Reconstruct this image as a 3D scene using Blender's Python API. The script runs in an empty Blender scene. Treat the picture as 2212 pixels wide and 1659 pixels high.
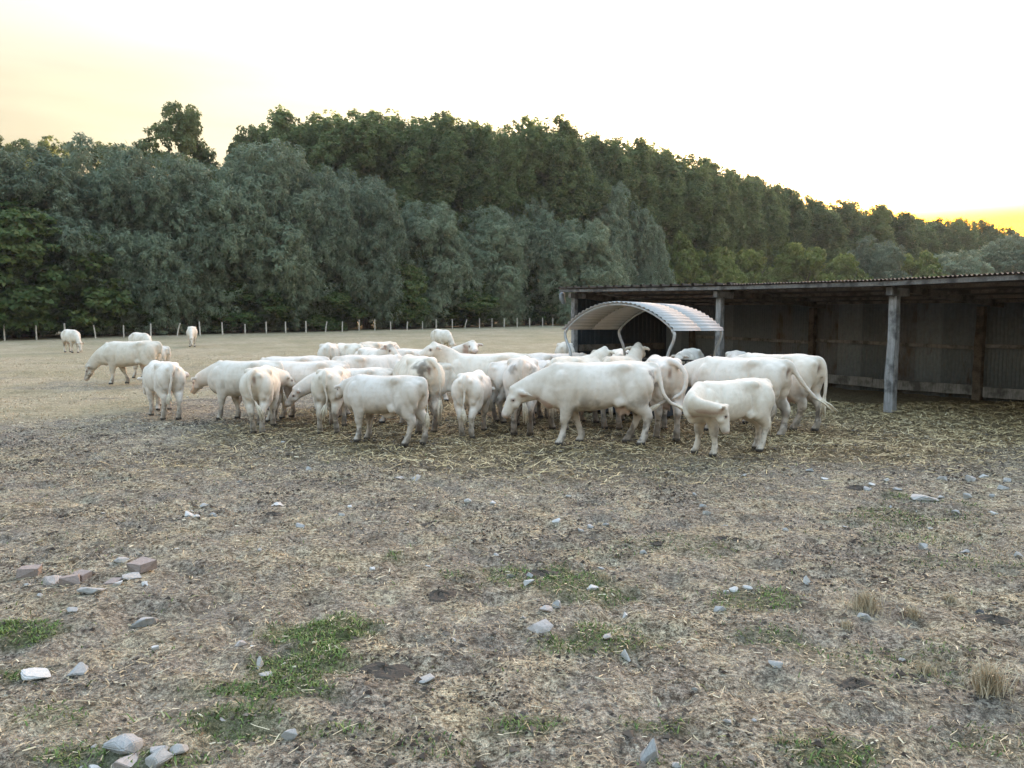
import bpy, math, random
import numpy as np
from mathutils import Vector, Matrix, noise as mnoise

# ------------------------------------------------------------------ camera
SC = bpy.context.scene
COL = SC.collection
EYE = 2.1
PITCH = math.radians(4.906)
cam_data = bpy.data.cameras.new('camera')
cam = bpy.data.objects.new('camera', cam_data)
COL.objects.link(cam)
cam.location = (0, 0, EYE)
cam.rotation_euler = (math.radians(90) - PITCH, 0, 0)
cam_data.sensor_width = 36.0
cam_data.lens = 36.0 * 1660 / 2212
cam_data.clip_start = 0.1
cam_data.clip_end = 3000
SC.camera = cam

# ------------------------------------------------------------------ sky, sun, exposure
SUN_AZ = math.radians(27.9)      # to the right of the view direction (+Y)
SUN_EL = math.radians(5.2)
world = bpy.data.worlds.new('World')
SC.world = world
world.use_nodes = True
wn, wl = world.node_tree.nodes, world.node_tree.links
for n in list(wn):
    wn.remove(n)
sky = wn.new('ShaderNodeTexSky')
sky.sky_type = 'NISHITA'
sky.sun_disc = False
sky.sun_elevation = SUN_EL
sky.sun_rotation = SUN_AZ
sky.altitude = 50
sky.air_density = 1.3
sky.dust_density = 7.0
sky.ozone_density = 3.0
bgn = wn.new('ShaderNodeBackground')
bgn.inputs['Strength'].default_value = 0.15
wout = wn.new('ShaderNodeOutputWorld')
# dusty evening air: a warm balance over the whole sky and a cream veil that thickens towards the horizon all round
def wmix(mode, fac, ca, cb):
    n = wn.new('ShaderNodeMix'); n.data_type = 'RGBA'; n.blend_type = mode
    for k, v in ((0, fac), (6, ca), (7, cb)):
        if hasattr(v, 'links'): wl.new(v, n.inputs[k])
        elif k == 0: n.inputs[0].default_value = v
        else: n.inputs[k].default_value = (*v, 1)
    return n.outputs[2]
warm = wmix('MULTIPLY', 1.0, sky.outputs['Color'], (1.84, 1.28, 0.96))
bw = wn.new('ShaderNodeRGBToBW'); wl.new(warm, bw.inputs['Color'])
wtc = wn.new('ShaderNodeTexCoord'); wmp = wn.new('ShaderNodeMapping'); wmp.inputs['Scale'].default_value = (1.2, 1.2, 9.0); wmp.inputs['Rotation'].default_value = (0.12, 0.05, 0)
wl.new(wtc.outputs['Generated'], wmp.inputs['Vector'])
wno = wn.new('ShaderNodeTexNoise'); wno.inputs['Scale'].default_value = 2.2; wno.inputs['Detail'].default_value = 6
wl.new(wmp.outputs['Vector'], wno.inputs['Vector'])
wr = wn.new('ShaderNodeMapRange'); wr.inputs['From Min'].default_value = .3; wr.inputs['From Max'].default_value = .7
wr.inputs['To Min'].default_value = .78; wr.inputs['To Max'].default_value = 1.25
wl.new(wno.outputs['Fac'], wr.inputs['Value'])
wmu = wn.new('ShaderNodeMath'); wmu.operation = 'MULTIPLY'; wl.new(bw.outputs['Val'], wmu.inputs[0]); wl.new(wr.outputs['Result'], wmu.inputs[1])
cream = wmix('MULTIPLY', 1.0, wmu.outputs[0], (0.205, 0.178, 0.118))
wsp = wn.new('ShaderNodeSeparateXYZ'); wl.new(wtc.outputs['Generated'], wsp.inputs['Vector'])
wel = wn.new('ShaderNodeMapRange'); wel.inputs['From Min'].default_value = .25; wel.inputs['From Max'].default_value = .72
wel.inputs['To Min'].default_value = .92; wel.inputs['To Max'].default_value = .0
wl.new(wsp.outputs['Z'], wel.inputs['Value'])
wlo = wn.new('ShaderNodeMapRange'); wlo.interpolation_type = 'SMOOTHSTEP'; wlo.inputs['From Min'].default_value = .105; wlo.inputs['From Max'].default_value = .185   # dust band lying on the horizon
wlo.inputs['To Min'].default_value = 1.0; wlo.inputs['To Max'].default_value = .0
wl.new(wsp.outputs['Z'], wlo.inputs['Value'])
wl.new(wmix('MULTIPLY', wlo.outputs['Result'], wmix('MIX', wel.outputs['Result'], warm, cream), (0.85, 0.46, 0.035)), bgn.inputs['Color'])
wl.new(bgn.outputs['Background'], wout.inputs['Surface'])

sun_data = bpy.data.lights.new('sun', 'SUN')
sun_data.energy = 1.0
sun_data.angle = math.radians(0.53)
sun_data.color = (1.0, 0.72, 0.42)
sun = bpy.data.objects.new('sun', sun_data)
COL.objects.link(sun)
sdir = Vector((math.sin(SUN_AZ) * math.cos(SUN_EL), math.cos(SUN_AZ) * math.cos(SUN_EL), math.sin(SUN_EL)))
sun.rotation_euler = (-sdir).to_track_quat('-Z', 'Y').to_euler()

SC.view_settings.view_transform = 'Standard'
SC.view_settings.look = 'None'
SC.view_settings.gamma = 1.0
SC.view_settings.exposure = 4.3
SC.render.engine = 'CYCLES'
SC.cycles.use_denoising = True
SC.cycles.use_adaptive_sampling = False
SC.cycles.max_bounces = 8
SC.cycles.transparent_max_bounces = 8
SC.cycles.sample_clamp_indirect = 6

# ------------------------------------------------------------------ helpers
def link(o, parent=None):
    COL.objects.link(o)
    if parent is not None:
        o.parent = parent
    return o

def empty(name, loc=(0, 0, 0), rz=0.0, scale=1.0):
    o = bpy.data.objects.new(name, None)
    o.empty_display_size = 0.2
    o.location = loc
    o.rotation_euler = (0, 0, rz)
    o.scale = (scale,) * 3
    return link(o)

def tag(o, label=None, cat=None, group=None, kind=None):
    if label: o['label'] = label
    if cat: o['category'] = cat
    if group: o['group'] = group
    if kind: o['kind'] = kind
    return o

def mesh_np(name, verts, faces, mats=(), smooth=False, cols=None, colname='tint'):
    """verts (n,3); faces either (m,k) array or list of lists"""
    me = bpy.data.meshes.new(name)
    verts = np.asarray(verts, dtype=np.float32)
    if isinstance(faces, np.ndarray):
        m, k = faces.shape
        me.vertices.add(len(verts)); me.loops.add(m * k); me.polygons.add(m)
        me.vertices.foreach_set('co', verts.ravel())
        me.loops.foreach_set('vertex_index', faces.astype(np.int32).ravel())
        me.polygons.foreach_set('loop_start', np.arange(0, m * k, k, dtype=np.int32))
        me.polygons.foreach_set('loop_total', np.full(m, k, dtype=np.int32))
        me.update(calc_edges=True)
    else:
        me.from_pydata([tuple(v) for v in verts.tolist()], [], faces)
        me.update()
    if cols is not None:
        at = me.color_attributes.new(colname, 'FLOAT_COLOR', 'POINT')
        c = np.ones((len(verts), 4), dtype=np.float32); c[:, :cols.shape[1]] = cols
        at.data.foreach_set('color', c.ravel())
    for m_ in mats:
        me.materials.append(m_)
    if smooth:
        me.polygons.foreach_set('use_smooth', np.ones(len(me.polygons), dtype=bool))
    return me

def mesh_obj(name, verts, faces, mat=None, parent=None, smooth=False, cols=None):
    me = mesh_np(name, verts, faces, [mat] if mat else [], smooth, cols)
    return link(bpy.data.objects.new(name, me), parent)

class MB:
    """collects simple closed shapes for one mesh"""
    def __init__(s): s.v = []; s.f = []
    def add(s, v, f):
        o = len(s.v); s.v += [tuple(p) for p in v]; s.f += [[i + o for i in q] for q in f]; return s
    def hexa(s, p):     # 8 corners, bottom 4 then top 4
        return s.add(p, [[0, 3, 2, 1], [4, 5, 6, 7], [0, 1, 5, 4], [1, 2, 6, 5], [2, 3, 7, 6], [3, 0, 4, 7]])
    def box(s, c, sz, rz=0.0):
        cx, cy, cz = c; a, b, h = sz[0] / 2, sz[1] / 2, sz[2] / 2
        ca, sa = math.cos(rz), math.sin(rz)
        p = []
        for z in (-h, h):
            for x, y in ((-a, -b), (a, -b), (a, b), (-a, b)):
                p.append((cx + x * ca - y * sa, cy + x * sa + y * ca, cz + z))
        return s.hexa(p)
    def beam(s, p, q, w, h, up=(0, 0, 1)):
        p, q, up = Vector(p), Vector(q), Vector(up)
        t = (q - p).normalized(); l = t.cross(up).normalized(); u = l.cross(t)
        c = []
        for e in (p, q):
            c += [e - l * w / 2 - u * h / 2, e + l * w / 2 - u * h / 2, e + l * w / 2 + u * h / 2, e - l * w / 2 + u * h / 2]
        return s.add(c, [[0, 1, 2, 3], [7, 6, 5, 4], [0, 4, 5, 1], [1, 5, 6, 2], [2, 6, 7, 3], [3, 7, 4, 0]])
    def tube(s, pts, rads, n=8):
        v, f = tube_geo(pts, [(r, r) for r in rads], n)
        return s.add(v.tolist(), f)
    def obj(s, name, mat, parent=None, smooth=False, bevel=0.0):
        o = mesh_obj(name, np.array(s.v), s.f, mat, parent, smooth)
        if bevel:
            m = o.modifiers.new('bevel', 'BEVEL'); m.width = bevel; m.segments = 2; m.limit_method = 'ANGLE'
        return o

def tube_geo(pts, radii, n=12, lat=(0, 1, 0), cap=True):
    """loft of elliptical rings; radii = (lateral, other)"""
    pts = [Vector(p) for p in pts]
    V = []; F = []
    lat = Vector(lat)
    k = len(pts)
    for i, p in enumerate(pts):
        a = pts[max(0, i - 1)]; b = pts[min(k - 1, i + 1)]
        t = (b - a).normalized()
        l = lat - t * lat.dot(t)
        if l.length < 0.05:
            l = Vector((1, 0, 0)) - t * t.x
        l.normalize(); w = t.cross(l)
        lat = l
        ra, rb = radii[i]
        for j in range(n):
            th = 2 * math.pi * j / n
            V.append(p + l * (ra * math.cos(th)) + w * (rb * math.sin(th)))
    for i in range(k - 1):
        for j in range(n):
            j2 = (j + 1) % n
            F.append([i * n + j, i * n + j2, (i + 1) * n + j2, (i + 1) * n + j])
    if cap:
        t0 = (pts[0] - pts[1]).normalized(); t1 = (pts[-1] - pts[-2]).normalized()
        V.append(pts[0] + t0 * min(radii[0]) * 0.7); V.append(pts[-1] + t1 * min(radii[-1]) * 0.7)
        a, b = len(V) - 2, len(V) - 1
        for j in range(n):
            j2 = (j + 1) % n
            F.append([a, j2, j]); F.append([b, (k - 1) * n + j, (k - 1) * n + j2])
    return np.array([tuple(v) for v in V]), F

def catmull(P, m=6):
    P = [np.array(p, float) for p in P]
    P = [2 * P[0] - P[1]] + P + [2 * P[-1] - P[-2]]
    out = []
    for i in range(1, len(P) - 2):
        for j in range(m):
            t = j / m
            out.append(0.5 * (2 * P[i] + (P[i + 1] - P[i - 1]) * t + (2 * P[i - 1] - 5 * P[i] + 4 * P[i + 1] - P[i + 2]) * t * t
                              + (3 * P[i] - P[i - 1] - 3 * P[i + 1] + P[i + 2]) * t ** 3))
    out.append(P[-2])
    return out

def smoothstep(a, b, x):
    t = np.clip((x - a) / (b - a), 0, 1)
    return t * t * (3 - 2 * t)

class VNoise:
    """cheap vectorised value noise (2-D or 3-D)"""
    def __init__(s, seed): s.r = np.random.default_rng(seed).random((64, 64, 64)).astype(np.float32)
    def __call__(s, p):
        p = np.asarray(p, float)
        if p.shape[1] == 2: p = np.c_[p, np.zeros(len(p))]
        i = np.floor(p).astype(int); f = p - i; f = f * f * (3 - 2 * f)
        out = 0
        for dx in (0, 1):
            for dy in (0, 1):
                for dz in (0, 1):
                    w = (f[:, 0] if dx else 1 - f[:, 0]) * (f[:, 1] if dy else 1 - f[:, 1]) * (f[:, 2] if dz else 1 - f[:, 2])
                    out = out + w * s.r[(i[:, 0] + dx) & 63, (i[:, 1] + dy) & 63, (i[:, 2] + dz) & 63]
        return out
    def fbm(s, p, octv=4):
        p = np.asarray(p, float); a = 0.5; t = 0; q = 1.0; n = 0
        for k in range(octv):
            t = t + a * s(p * q + 17.3 * k); n += a; a *= 0.5; q *= 2.03
        return t / n
VN = VNoise(5)

def pasture_rise(y):
    """the field is level round the yard and climbs gently towards the wood"""
    d = np.maximum(0, np.asarray(y, float) - 40)
    return 0.018 * (np.sqrt(d * d + 36) - 6)

# ------------------------------------------------------------------ material helper
def new_mat(name):
    m = bpy.data.materials.new(name); m.use_nodes = True
    nt = m.node_tree; b = nt.nodes['Principled BSDF']
    b.inputs['Specular IOR Level'].default_value = 0.25
    return m, nt, b
def nd(nt, typ, **kw):
    n = nt.nodes.new(typ)
    for k, v in kw.items():
        if k in n.inputs: n.inputs[k].default_value = v
        else: setattr(n, k, v)
    return n
def ramp(nt, fac, stops):
    r = nt.nodes.new('ShaderNodeValToRGB')
    e = r.color_ramp.elements
    while len(e) > 1: e.remove(e[-1])
    e[0].position = stops[0][0]; e[0].color = (*stops[0][1], 1)
    for p, c in stops[1:]:
        x = e.new(p); x.color = (*c, 1)
    nt.links.new(fac, r.inputs['Fac'])
    return r.outputs['Color']
def mixc(nt, fac, a, b, mode='MIX'):
    m = nt.nodes.new('ShaderNodeMix'); m.data_type = 'RGBA'; m.blend_type = mode
    for s, v in ((0, fac), (6, a), (7, b)):
        if hasattr(v, 'links'): nt.links.new(v, m.inputs[s])
        elif s == 0: m.inputs[0].default_value = v
        else: m.inputs[s].default_value = (*v, 1)
    return m.outputs[2]
def noise_tex(nt, scale, detail=4, rough=0.6, vec=None, coord='Object'):
    n = nd(nt, 'ShaderNodeTexNoise', Scale=scale, Detail=detail, Roughness=rough)
    if vec is None:
        tc = nt.nodes.new('ShaderNodeTexCoord'); vec = tc.outputs[coord]
    nt.links.new(vec, n.inputs['Vector'])
    return n.outputs['Fac']
def bump(nt, b, h, strength, dist):
    n = nd(nt, 'ShaderNodeBump', Strength=strength, Distance=dist)
    nt.links.new(h, n.inputs['Height']); nt.links.new(n.outputs['Normal'], b.inputs['Normal'])
# ------------------------------------------------------------------ cattle
def mat_coat():
    m, nt, b = new_mat('cream_coat')
    a = nd(nt, 'ShaderNodeVertexColor', layer_name='tint')
    n1 = noise_tex(nt, 6, 5, 0.65)
    n2 = noise_tex(nt, 90, 2, 0.5)
    c = mixc(nt, 1.0, a.outputs['Color'], ramp(nt, n1, [(0.3, (0.86, 0.83, 0.79)), (0.55, (1, 1, 1))]), 'MULTIPLY')
    nt.links.new(c, b.inputs['Base Color'])
    b.inputs['Roughness'].default_value = 0.75
    b.inputs['Sheen Weight'].default_value = 0.15
    b.inputs['Sheen Roughness'].default_value = 0.4
    bump(nt, b, n2, 0.2, 0.01)
    return m
def mat_plain(name, col, rough=0.6, var=0.25, scale=8.0):
    m, nt, b = new_mat(name)
    n = noise_tex(nt, scale, 5, 0.6)
    lo = tuple(x * (1 - var) for x in col); hi = tuple(min(1, x * (1 + var)) for x in col)
    nt.links.new(ramp(nt, n, [(0.3, lo), (0.7, hi)]), b.inputs['Base Color'])
    b.inputs['Roughness'].default_value = rough
    return m
M_COAT = mat_coat()
M_EYE = mat_plain('dark_eye', (0.015, 0.012, 0.01), 0.15, 0.1)
M_SWITCH = mat_plain('tail_hair', (0.62, 0.55, 0.43), 0.8, 0.25, 30)

# cross-sections of the trunk: x, top z, bottom z, half width, width of the upper third relative to the middle
TRUNK = [(-1.00, 1.27, 1.02, .10, .9), (-0.95, 1.34, 0.92, .19, .9), (-0.86, 1.385, 0.82, .255, .9), (-0.70, 1.41, 0.70, .29, .9),
         (-0.52, 1.43, 0.68, .305, 1.0), (-0.36, 1.42, 0.66, .315, .98), (-0.15, 1.395, 0.60, .35, .84), (0.08, 1.385, 0.565, .37, .78),
         (0.30, 1.385, 0.56, .35, .76), (0.48, 1.40, 0.57, .315, .72), (0.62, 1.395, 0.60, .285, .7), (0.75, 1.33, 0.62, .25, .75),
         (0.87, 1.22, 0.655, .20, .85), (0.96, 1.10, 0.72, .12, .9)]
POSES = {  # poll position, head direction
    'level': ((1.40, 0, 1.28), (.84, 0, -.54)),
    'up':    ((1.16, 0, 1.66), (.92, 0, -.38)),
    'high':  ((1.25, 0, 1.52), (.90, 0, -.42)),
    'low':   ((1.45, 0, 0.90), (.52, 0, -.85)),
    'lower': ((1.42, 0, 0.78), (.45, 0, -.90)),
    'graze': ((1.36, 0, 0.58), (.42, 0, -.91)),
}
def cow_geometry(spec, voxel):
    """raw overlapping volumes of one animal; x forward, y to its left; adult withers about 1.4 m"""
    rnd = random.Random(spec['seed'])
    calf = spec.get('calf', 0.0)
    fat = spec.get('fat', 1.0)
    V = []; F = []
    def add(v, f):
        o = sum(len(a) for a in V); V.append(np.asarray(v, float)); F.extend([[i + o for i in q] for q in f])
    # ---- trunk
    n = 28; k = len(TRUNK); tv = []; tf = []
    for (x, zt, zb, w, up) in TRUNK:
        if calf:
            zb = zb + 0.03 * calf; w = w * (1 - 0.03 * calf)
        w *= fat
        zc = zb + (zt - zb) * 0.50; h = (zt - zb) / 2
        for j in range(n):
            th = 2 * math.pi * j / n
            c, s_ = math.cos(th), math.sin(th)
            e = 0.80
            yy = w * math.copysign(abs(c) ** e, c)
            zz = zc + h * math.copysign(abs(s_) ** 0.88, s_)
            t = (zz - zc) / h
            if t > 0: yy *= 1 - (1 - up) * t ** 1.5
            else: yy *= 1 + 0.04 * t
            tv.append((x, yy, zz))
    for i in range(k - 1):
        for j in range(n):
            j2 = (j + 1) % n
            tf.append([i * n + j, (i + 1) * n + j, (i + 1) * n + j2, i * n + j2])
    tf.append([j for j in range(n)]); tf.append([(k - 1) * n + j for j in reversed(range(n))])
    add(tv, tf)
    def ball(c, r, sq=(1, 1, 1)):
        v = []; f = []; a, b2 = 8, 12
        for i in range(1, a):
            ph = math.pi * i / a
            for j in range(b2):
                th = 2 * math.pi * j / b2
                v.append((c[0] + r * sq[0] * math.sin(ph) * math.cos(th), c[1] + r * sq[1] * math.sin(ph) * math.sin(th), c[2] + r * sq[2] * math.cos(ph)))
        v.append((c[0], c[1], c[2] + r * sq[2])); v.append((c[0], c[1], c[2] - r * sq[2]))
        for i in range(a - 2):
            for j in range(b2):
                j2 = (j + 1) % b2
                f.append([i * b2 + j, (i + 1) * b2 + j, (i + 1) * b2 + j2, i * b2 + j2])
        T, B = len(v) - 2, len(v) - 1
        for j in range(b2):
            j2 = (j + 1) % b2
            f.append([T, j, j2]); f.append([B, (a - 2) * b2 + j2, (a - 2) * b2 + j])
        add(v, f)
    def tube(pts, rad, nn=14, lat=(0, 1, 0)):
        v, f = tube_geo(pts, rad, nn, lat); add(v, f)
    # spine ridge and bones that show
    tube([(-0.93, 0, 1.375), (-0.6, 0, 1.405), (-0.2, 0, 1.375), (0.2, 0, 1.365), (0.52, 0, 1.385)], [(.05, .035)] * 5, 10)
    for s in (-1, 1):
        ball((-0.45, s * .195 * fat, 1.315), .11, (1.3, 1, .85))     # hook bones
        ball((-0.955, s * .10, 1.265), .062)                        # pin bones
        ball((-0.76, s * .185, 1.03), .215, (1.0, .82, 1.35))        # rump muscle
        ball((-0.80, s * .165, .84), .15, (.95, .85, 1.35))          # lower thigh
        ball((0.58, s * .20, 1.04), .16, (1.0, .75, 1.5))            # shoulder muscle
    # ---- legs
    legs = spec.get('legs', [(0, 0)] * 4)                           # fl, fr, hl, hr: foot shift forward, sideways
    L = 1.0 + 0.03 * calf
    thick = 1.06 + 0.06 * calf
    for i, (s, front) in enumerate(((1, True), (-1, True), (1, False), (-1, False))):
        dx, dy = legs[i]
        def q(x, y, z, f_): return (x + dx * f_, s * y + dy * f_, z)
        if front:
            pts = [(0.60, s * .20, 1.16), (0.56, s * .225, 0.98), q(0.50, .205, .80, .05), q(0.47, .185, .66, .2), q(0.475, .172, .52, .4), q(.485, .165, .43, .55), q(.475, .16, .36, .65),
                   q(.475, .16, .25, .8), q(.48, .16, .15, .95), q(.50, .16, .095, 1), q(.525, .16, .05, 1), q(.54, .16, -.005, 1)]
            rad = [(.07, .13), (.11, .18), (.11, .16), (.10, .13), (.080, .095), (.076, .083), (.052, .058), (.046, .051), (.059, .064), (.052, .057), (.062, .069), (.066, .079)]
        else:
            pts = [(-0.62, s * .17, 1.16), (-0.62, s * .195, 1.0), q(-0.62, .195, .86, .03), q(-0.66, .185, .74, .12), q(-0.765, .17, .63, .3), q(-0.845, .155, .545, .45), q(-0.865, .15, .47, .58), q(-0.85, .15, .38, .68),
                   q(-0.825, .15, .26, .82), q(-0.805, .15, .16, .95), q(-.78, .15, .10, 1), q(-.75, .15, .05, 1), q(-.735, .15, -.005, 1)]
            rad = [(.11, .22), (.145, .28), (.145, .245), (.13, .18), (.098, .125), (.074, .100), (.068, .088), (.052, .061), (.047, .053), (.061, .066), (.053, .058), (.063, .071), (.067, .080)]
        rad = [((a * thick) if p[2] < .8 else a, (b * thick) if p[2] < .8 else b) for (a, b), p in zip(rad, pts)]
        tube(pts, rad, 14)
    # stifle fold from belly to thigh
    for s in (-1, 1):
        tube([(-0.30, s * .24, .74), (-0.42, s * .215, .78), (-0.52, s * .20, .80)], [(.05, .10), (.07, .12), (.09, .13)], 10)
    # ---- neck and head
    pose = spec.get('pose', 'level')
    poll, hd = POSES[pose] if isinstance(pose, str) else pose
    poll = np.array(poll, float); hd = np.array(hd, float); hd /= np.linalg.norm(hd)
    hs = spec.get('head', 1.0)
    base = np.array((.60, 0, 1.10))
    back = -hd
    nb = spec.get('neck_mid')
    mid = np.array(nb, float) if nb else (base * .5 + poll * .5 + np.array((0.02, 0, -.02 if poll[2] > .9 else .04)))
    # neck attaches behind and below the poll
    nend = poll - hd * .02 + np.array((0, 0, -.07))
    nend = poll + back * .0 + hd * .08 + np.cross(np.cross(hd, (0, 0, 1)), hd) * -.05
    npts = catmull([base, mid, nend], 5)
    r0, r1 = (.21, .33), (.115, .17)
    nm = len(npts) - 1
    tube(npts, [(r0[0] + (r1[0] - r0[0]) * (j / nm) ** .75, r0[1] + (r1[1] - r0[1]) * (j / nm) ** .75) for j in range(nm + 1)], 16)
    # dewlap and brisket
    thr = nend + hd * .06
    dl = catmull([(.80, 0, .74), (.86, mid[1] * .35, min(mid[2] - .18, .92)), mid * .6 + thr * .4 - np.array((0, 0, .16 if poll[2] > 1 else .08)), thr - np.array((0, 0, .05))], 3)
    tube(dl, [(.06 - .025 * j / (len(dl) - 1), .10 - .04 * j / (len(dl) - 1)) for j in range(len(dl))], 10)
    ball((.80, 0, .72), .13, (.9, .8, .95))
    # head frame
    up = np.array((0, 0, 1.0)); up = up - hd * up.dot(hd)
    if np.linalg.norm(up) < .2: up = np.array((1, 0, 0)) - hd * hd[0]
    up /= np.linalg.norm(up); lat = np.cross(up, hd)
    roll = spec.get('roll', 0.0)
    if roll:
        lat, up = lat * math.cos(roll) + up * math.sin(roll), up * math.cos(roll) - lat * math.sin(roll)
    def H(a, b, c): return poll + (hd * a + lat * b + up * c) * hs
    secs = [(-.04, -.05, .075, .075), (.02, -.045, .105, .105), (.09, -.06, .118, .128), (.16, -.07, .115, .135), (.23, -.07, .098, .122), (.30, -.068, .084, .104), (.37, -.068, .080, .092), (.43, -.07, .082, .084), (.475, -.074, .062, .062)]
    tube([H(a, 0, c) for a, c, _, _ in secs], [(w * hs, d * hs) for _, _, w, d in secs], 16, tuple(lat))
    ball(H(.0, 0, .035), .075 * hs, (1, 1, .8))                    # poll tuft
    for s in (-1, 1):
        ball(H(.135, s * .095, -.02), .045 * hs)                     # brow
        ball(H(.20, s * .055, -.12), .08 * hs)                       # jaw
        ball(H(.44, s * .04, -.05), .045 * hs)                     # nostril
        eb = spec.get('ear_back', .35); ed = spec.get('ear_drop', .08)
        ep = [H(.01, s * .09, -.02), H(.0 - .03 * eb, s * .15, -.03 - .1 * ed), H(-.06 * eb, s * .21, -.035 - .25 * ed), H(-.11 * eb, s * .255, -.05 - .4 * ed), H(-.14 * eb, s * .29, -.06 - .55 * ed)]
        er = [(.03, .03), (.05, .022), (.062, .019), (.05, .017), (.02, .012)]
        tube(ep, [(a * hs, max(b * hs, voxel * .62)) for a, b in er], 10, tuple(up * .75 - hd * .65))
        if spec.get('horns'):
            hp = [H(-.01, s * .08, .02), H(-.03, s * .15, .035), H(-.0, s * .215, .055), H(.05, s * .25, .09)]
            tube(hp, [(.026, .026), (.023, .023), (.018, .018), (.01, .01)], 8)
    # ---- tail
    tail = spec.get('tail') or [(-0.93, 0, 1.36), (-1.01, 0, 1.33), (-1.055, 0, 1.20), (-1.06, .0, 1.0), (-1.06, rnd.uniform(-.04, .04), .78), (-1.05, rnd.uniform(-.06, .06), .60)]
    tp = catmull(tail, 4)
    m_ = len(tp) - 1
    tr = [max(voxel * 1.15, .066 - .034 * (j / m_) ** .6) for j in range(m_ + 1)]
    tube(tp, [(r, r) for r in tr], 9)
    # ---- udder
    if spec.get('udder'):
        ball((-.48, 0, .60), .13, (1.15, .85, .75))
        for a in (-.42, -.56):
            for s in (-1, 1):
                tube([(a, s * .075, .54), (a, s * .08, .455)], [(.022, .022), (.017, .017)], 7)
    elif not calf or spec.get('male'):
        pass
    if spec.get('male'):
        tube([(-.30, 0, .62), (-.12, 0, .56), (.02, 0, .57)], [(.05, .06), (.045, .07), (.03, .04)], 9)
    frame = dict(poll=poll, hd=hd, lat=lat, up=up, hs=hs, tail=np.array(tail, float), tp=np.array(tp))
    return np.vstack(V), F, frame

def cow_tint(v, nrm, spec, fr):
    """coat colour of each vertex: cream hair, grey-pink skin, mud and dung"""
    rng = np.random.default_rng(spec['seed'] + 77)
    off = rng.random(3) * 40
    n1 = VN.fbm(v * 5 + off, 4); n2 = VN.fbm(v * 14 + off[::-1], 3)
    tone = np.array(spec.get('tone', (0.73, 0.665, 0.59))) * rng.uniform(.94, 1.06) * np.array((1, rng.uniform(.985, 1.0), rng.uniform(.95, 1.01)))
    c = np.tile(tone, (len(v), 1))
    def put(mask, col):
        c[:] = c * (1 - mask[:, None]) + np.array(col) * mask[:, None]
    dirt = spec.get('dirt', 0.5) * 1.5
    put(np.clip(smoothstep(.44, .68, VN.fbm(v * 2.6 + off * .7, 3)) * .30 * dirt + .06, 0, .4), (.50, .41, .30))
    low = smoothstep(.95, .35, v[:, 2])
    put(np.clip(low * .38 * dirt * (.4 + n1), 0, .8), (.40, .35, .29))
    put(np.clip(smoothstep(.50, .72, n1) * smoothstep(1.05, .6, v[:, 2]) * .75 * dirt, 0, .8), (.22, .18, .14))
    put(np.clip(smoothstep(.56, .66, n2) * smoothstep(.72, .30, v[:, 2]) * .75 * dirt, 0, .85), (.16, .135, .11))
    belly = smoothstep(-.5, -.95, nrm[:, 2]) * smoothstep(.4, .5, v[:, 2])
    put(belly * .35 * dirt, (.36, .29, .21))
    for (x, y, z, r, a) in spec.get('patch', ()):
        d = np.linalg.norm((v - np.array((x, y, z))) * np.array((.8, 1, .9)), axis=1)
        m = smoothstep(1.15, .35, d / r + (n2 - .5) * 2.2 + (n1 - .5) * .8) * a
        put(m * .9, (.13, .11, .09))
    # hooves
    put(smoothstep(.065, .05, v[:, 2] + (n2 - .5) * .03), (.055, .048, .042))
    put(smoothstep(.035, .02, np.abs(v[:, 2] - .15) * .6 + (nrm[:, 0] + .3) * .1) * .5, (.14, .12, .1))
    # skin under the tail
    d = np.abs(v[:, 1]) / .038; zz = (v[:, 2] - 1.17) / .11
    m = smoothstep(1.35, .25, np.sqrt(d * d + zz * zz) + (n2 - .5) * .8) * smoothstep(-.86, -.95, v[:, 0])
    tl = fr['tp']; dt = np.min(np.linalg.norm(v[:, None, :] - tl[None], axis=2), axis=1)
    put(m * smoothstep(.04, .07, dt) * .8, (.24, .15, .115))
    # head: muzzle, inner ears
    h = v - fr['poll']; a = h @ fr['hd'] / fr['hs']; b = h @ fr['lat'] / fr['hs']; u = h @ fr['up'] / fr['hs']
    near = np.linalg.norm(h, axis=1) < .7
    put(smoothstep(.41, .45, a) * near * (np.abs(b) < .12) * (np.abs(u + .07) < .13) * .6, (.54, .41, .35))
    nf = nrm @ fr['hd'] - .25 * (nrm @ fr['up'])
    put(((np.abs(b) > .13) & (np.abs(b) < .335) & near & (np.abs(a) < .11)) * smoothstep(.25, .75, nf) * smoothstep(.29, .24, np.abs(b)) * .6, (.42, .25, .20))
    put(smoothstep(.055, .02, np.linalg.norm(np.c_[a - .02, b * .8, u - .08], axis=1)) * .3, (.5, .42, .3))
    for s in (-1, 1):
        de = np.linalg.norm(np.c_[(a - .155), (np.abs(b) - .105), (u + .035)], axis=1)
        put(smoothstep(.05, .03, de) * .55 * near, (.30, .20, .16))
    if spec.get('udder'):
        m = smoothstep(.20, .16, np.linalg.norm((v - np.array((-.48, 0, .52))) * np.array((.9, 1.35, 1)), axis=1)) * (np.abs(v[:, 1]) < .105)
        put(m * .7, (.50, .35, .29))
    return np.clip(c, 0, 1).astype(np.float32)

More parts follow.
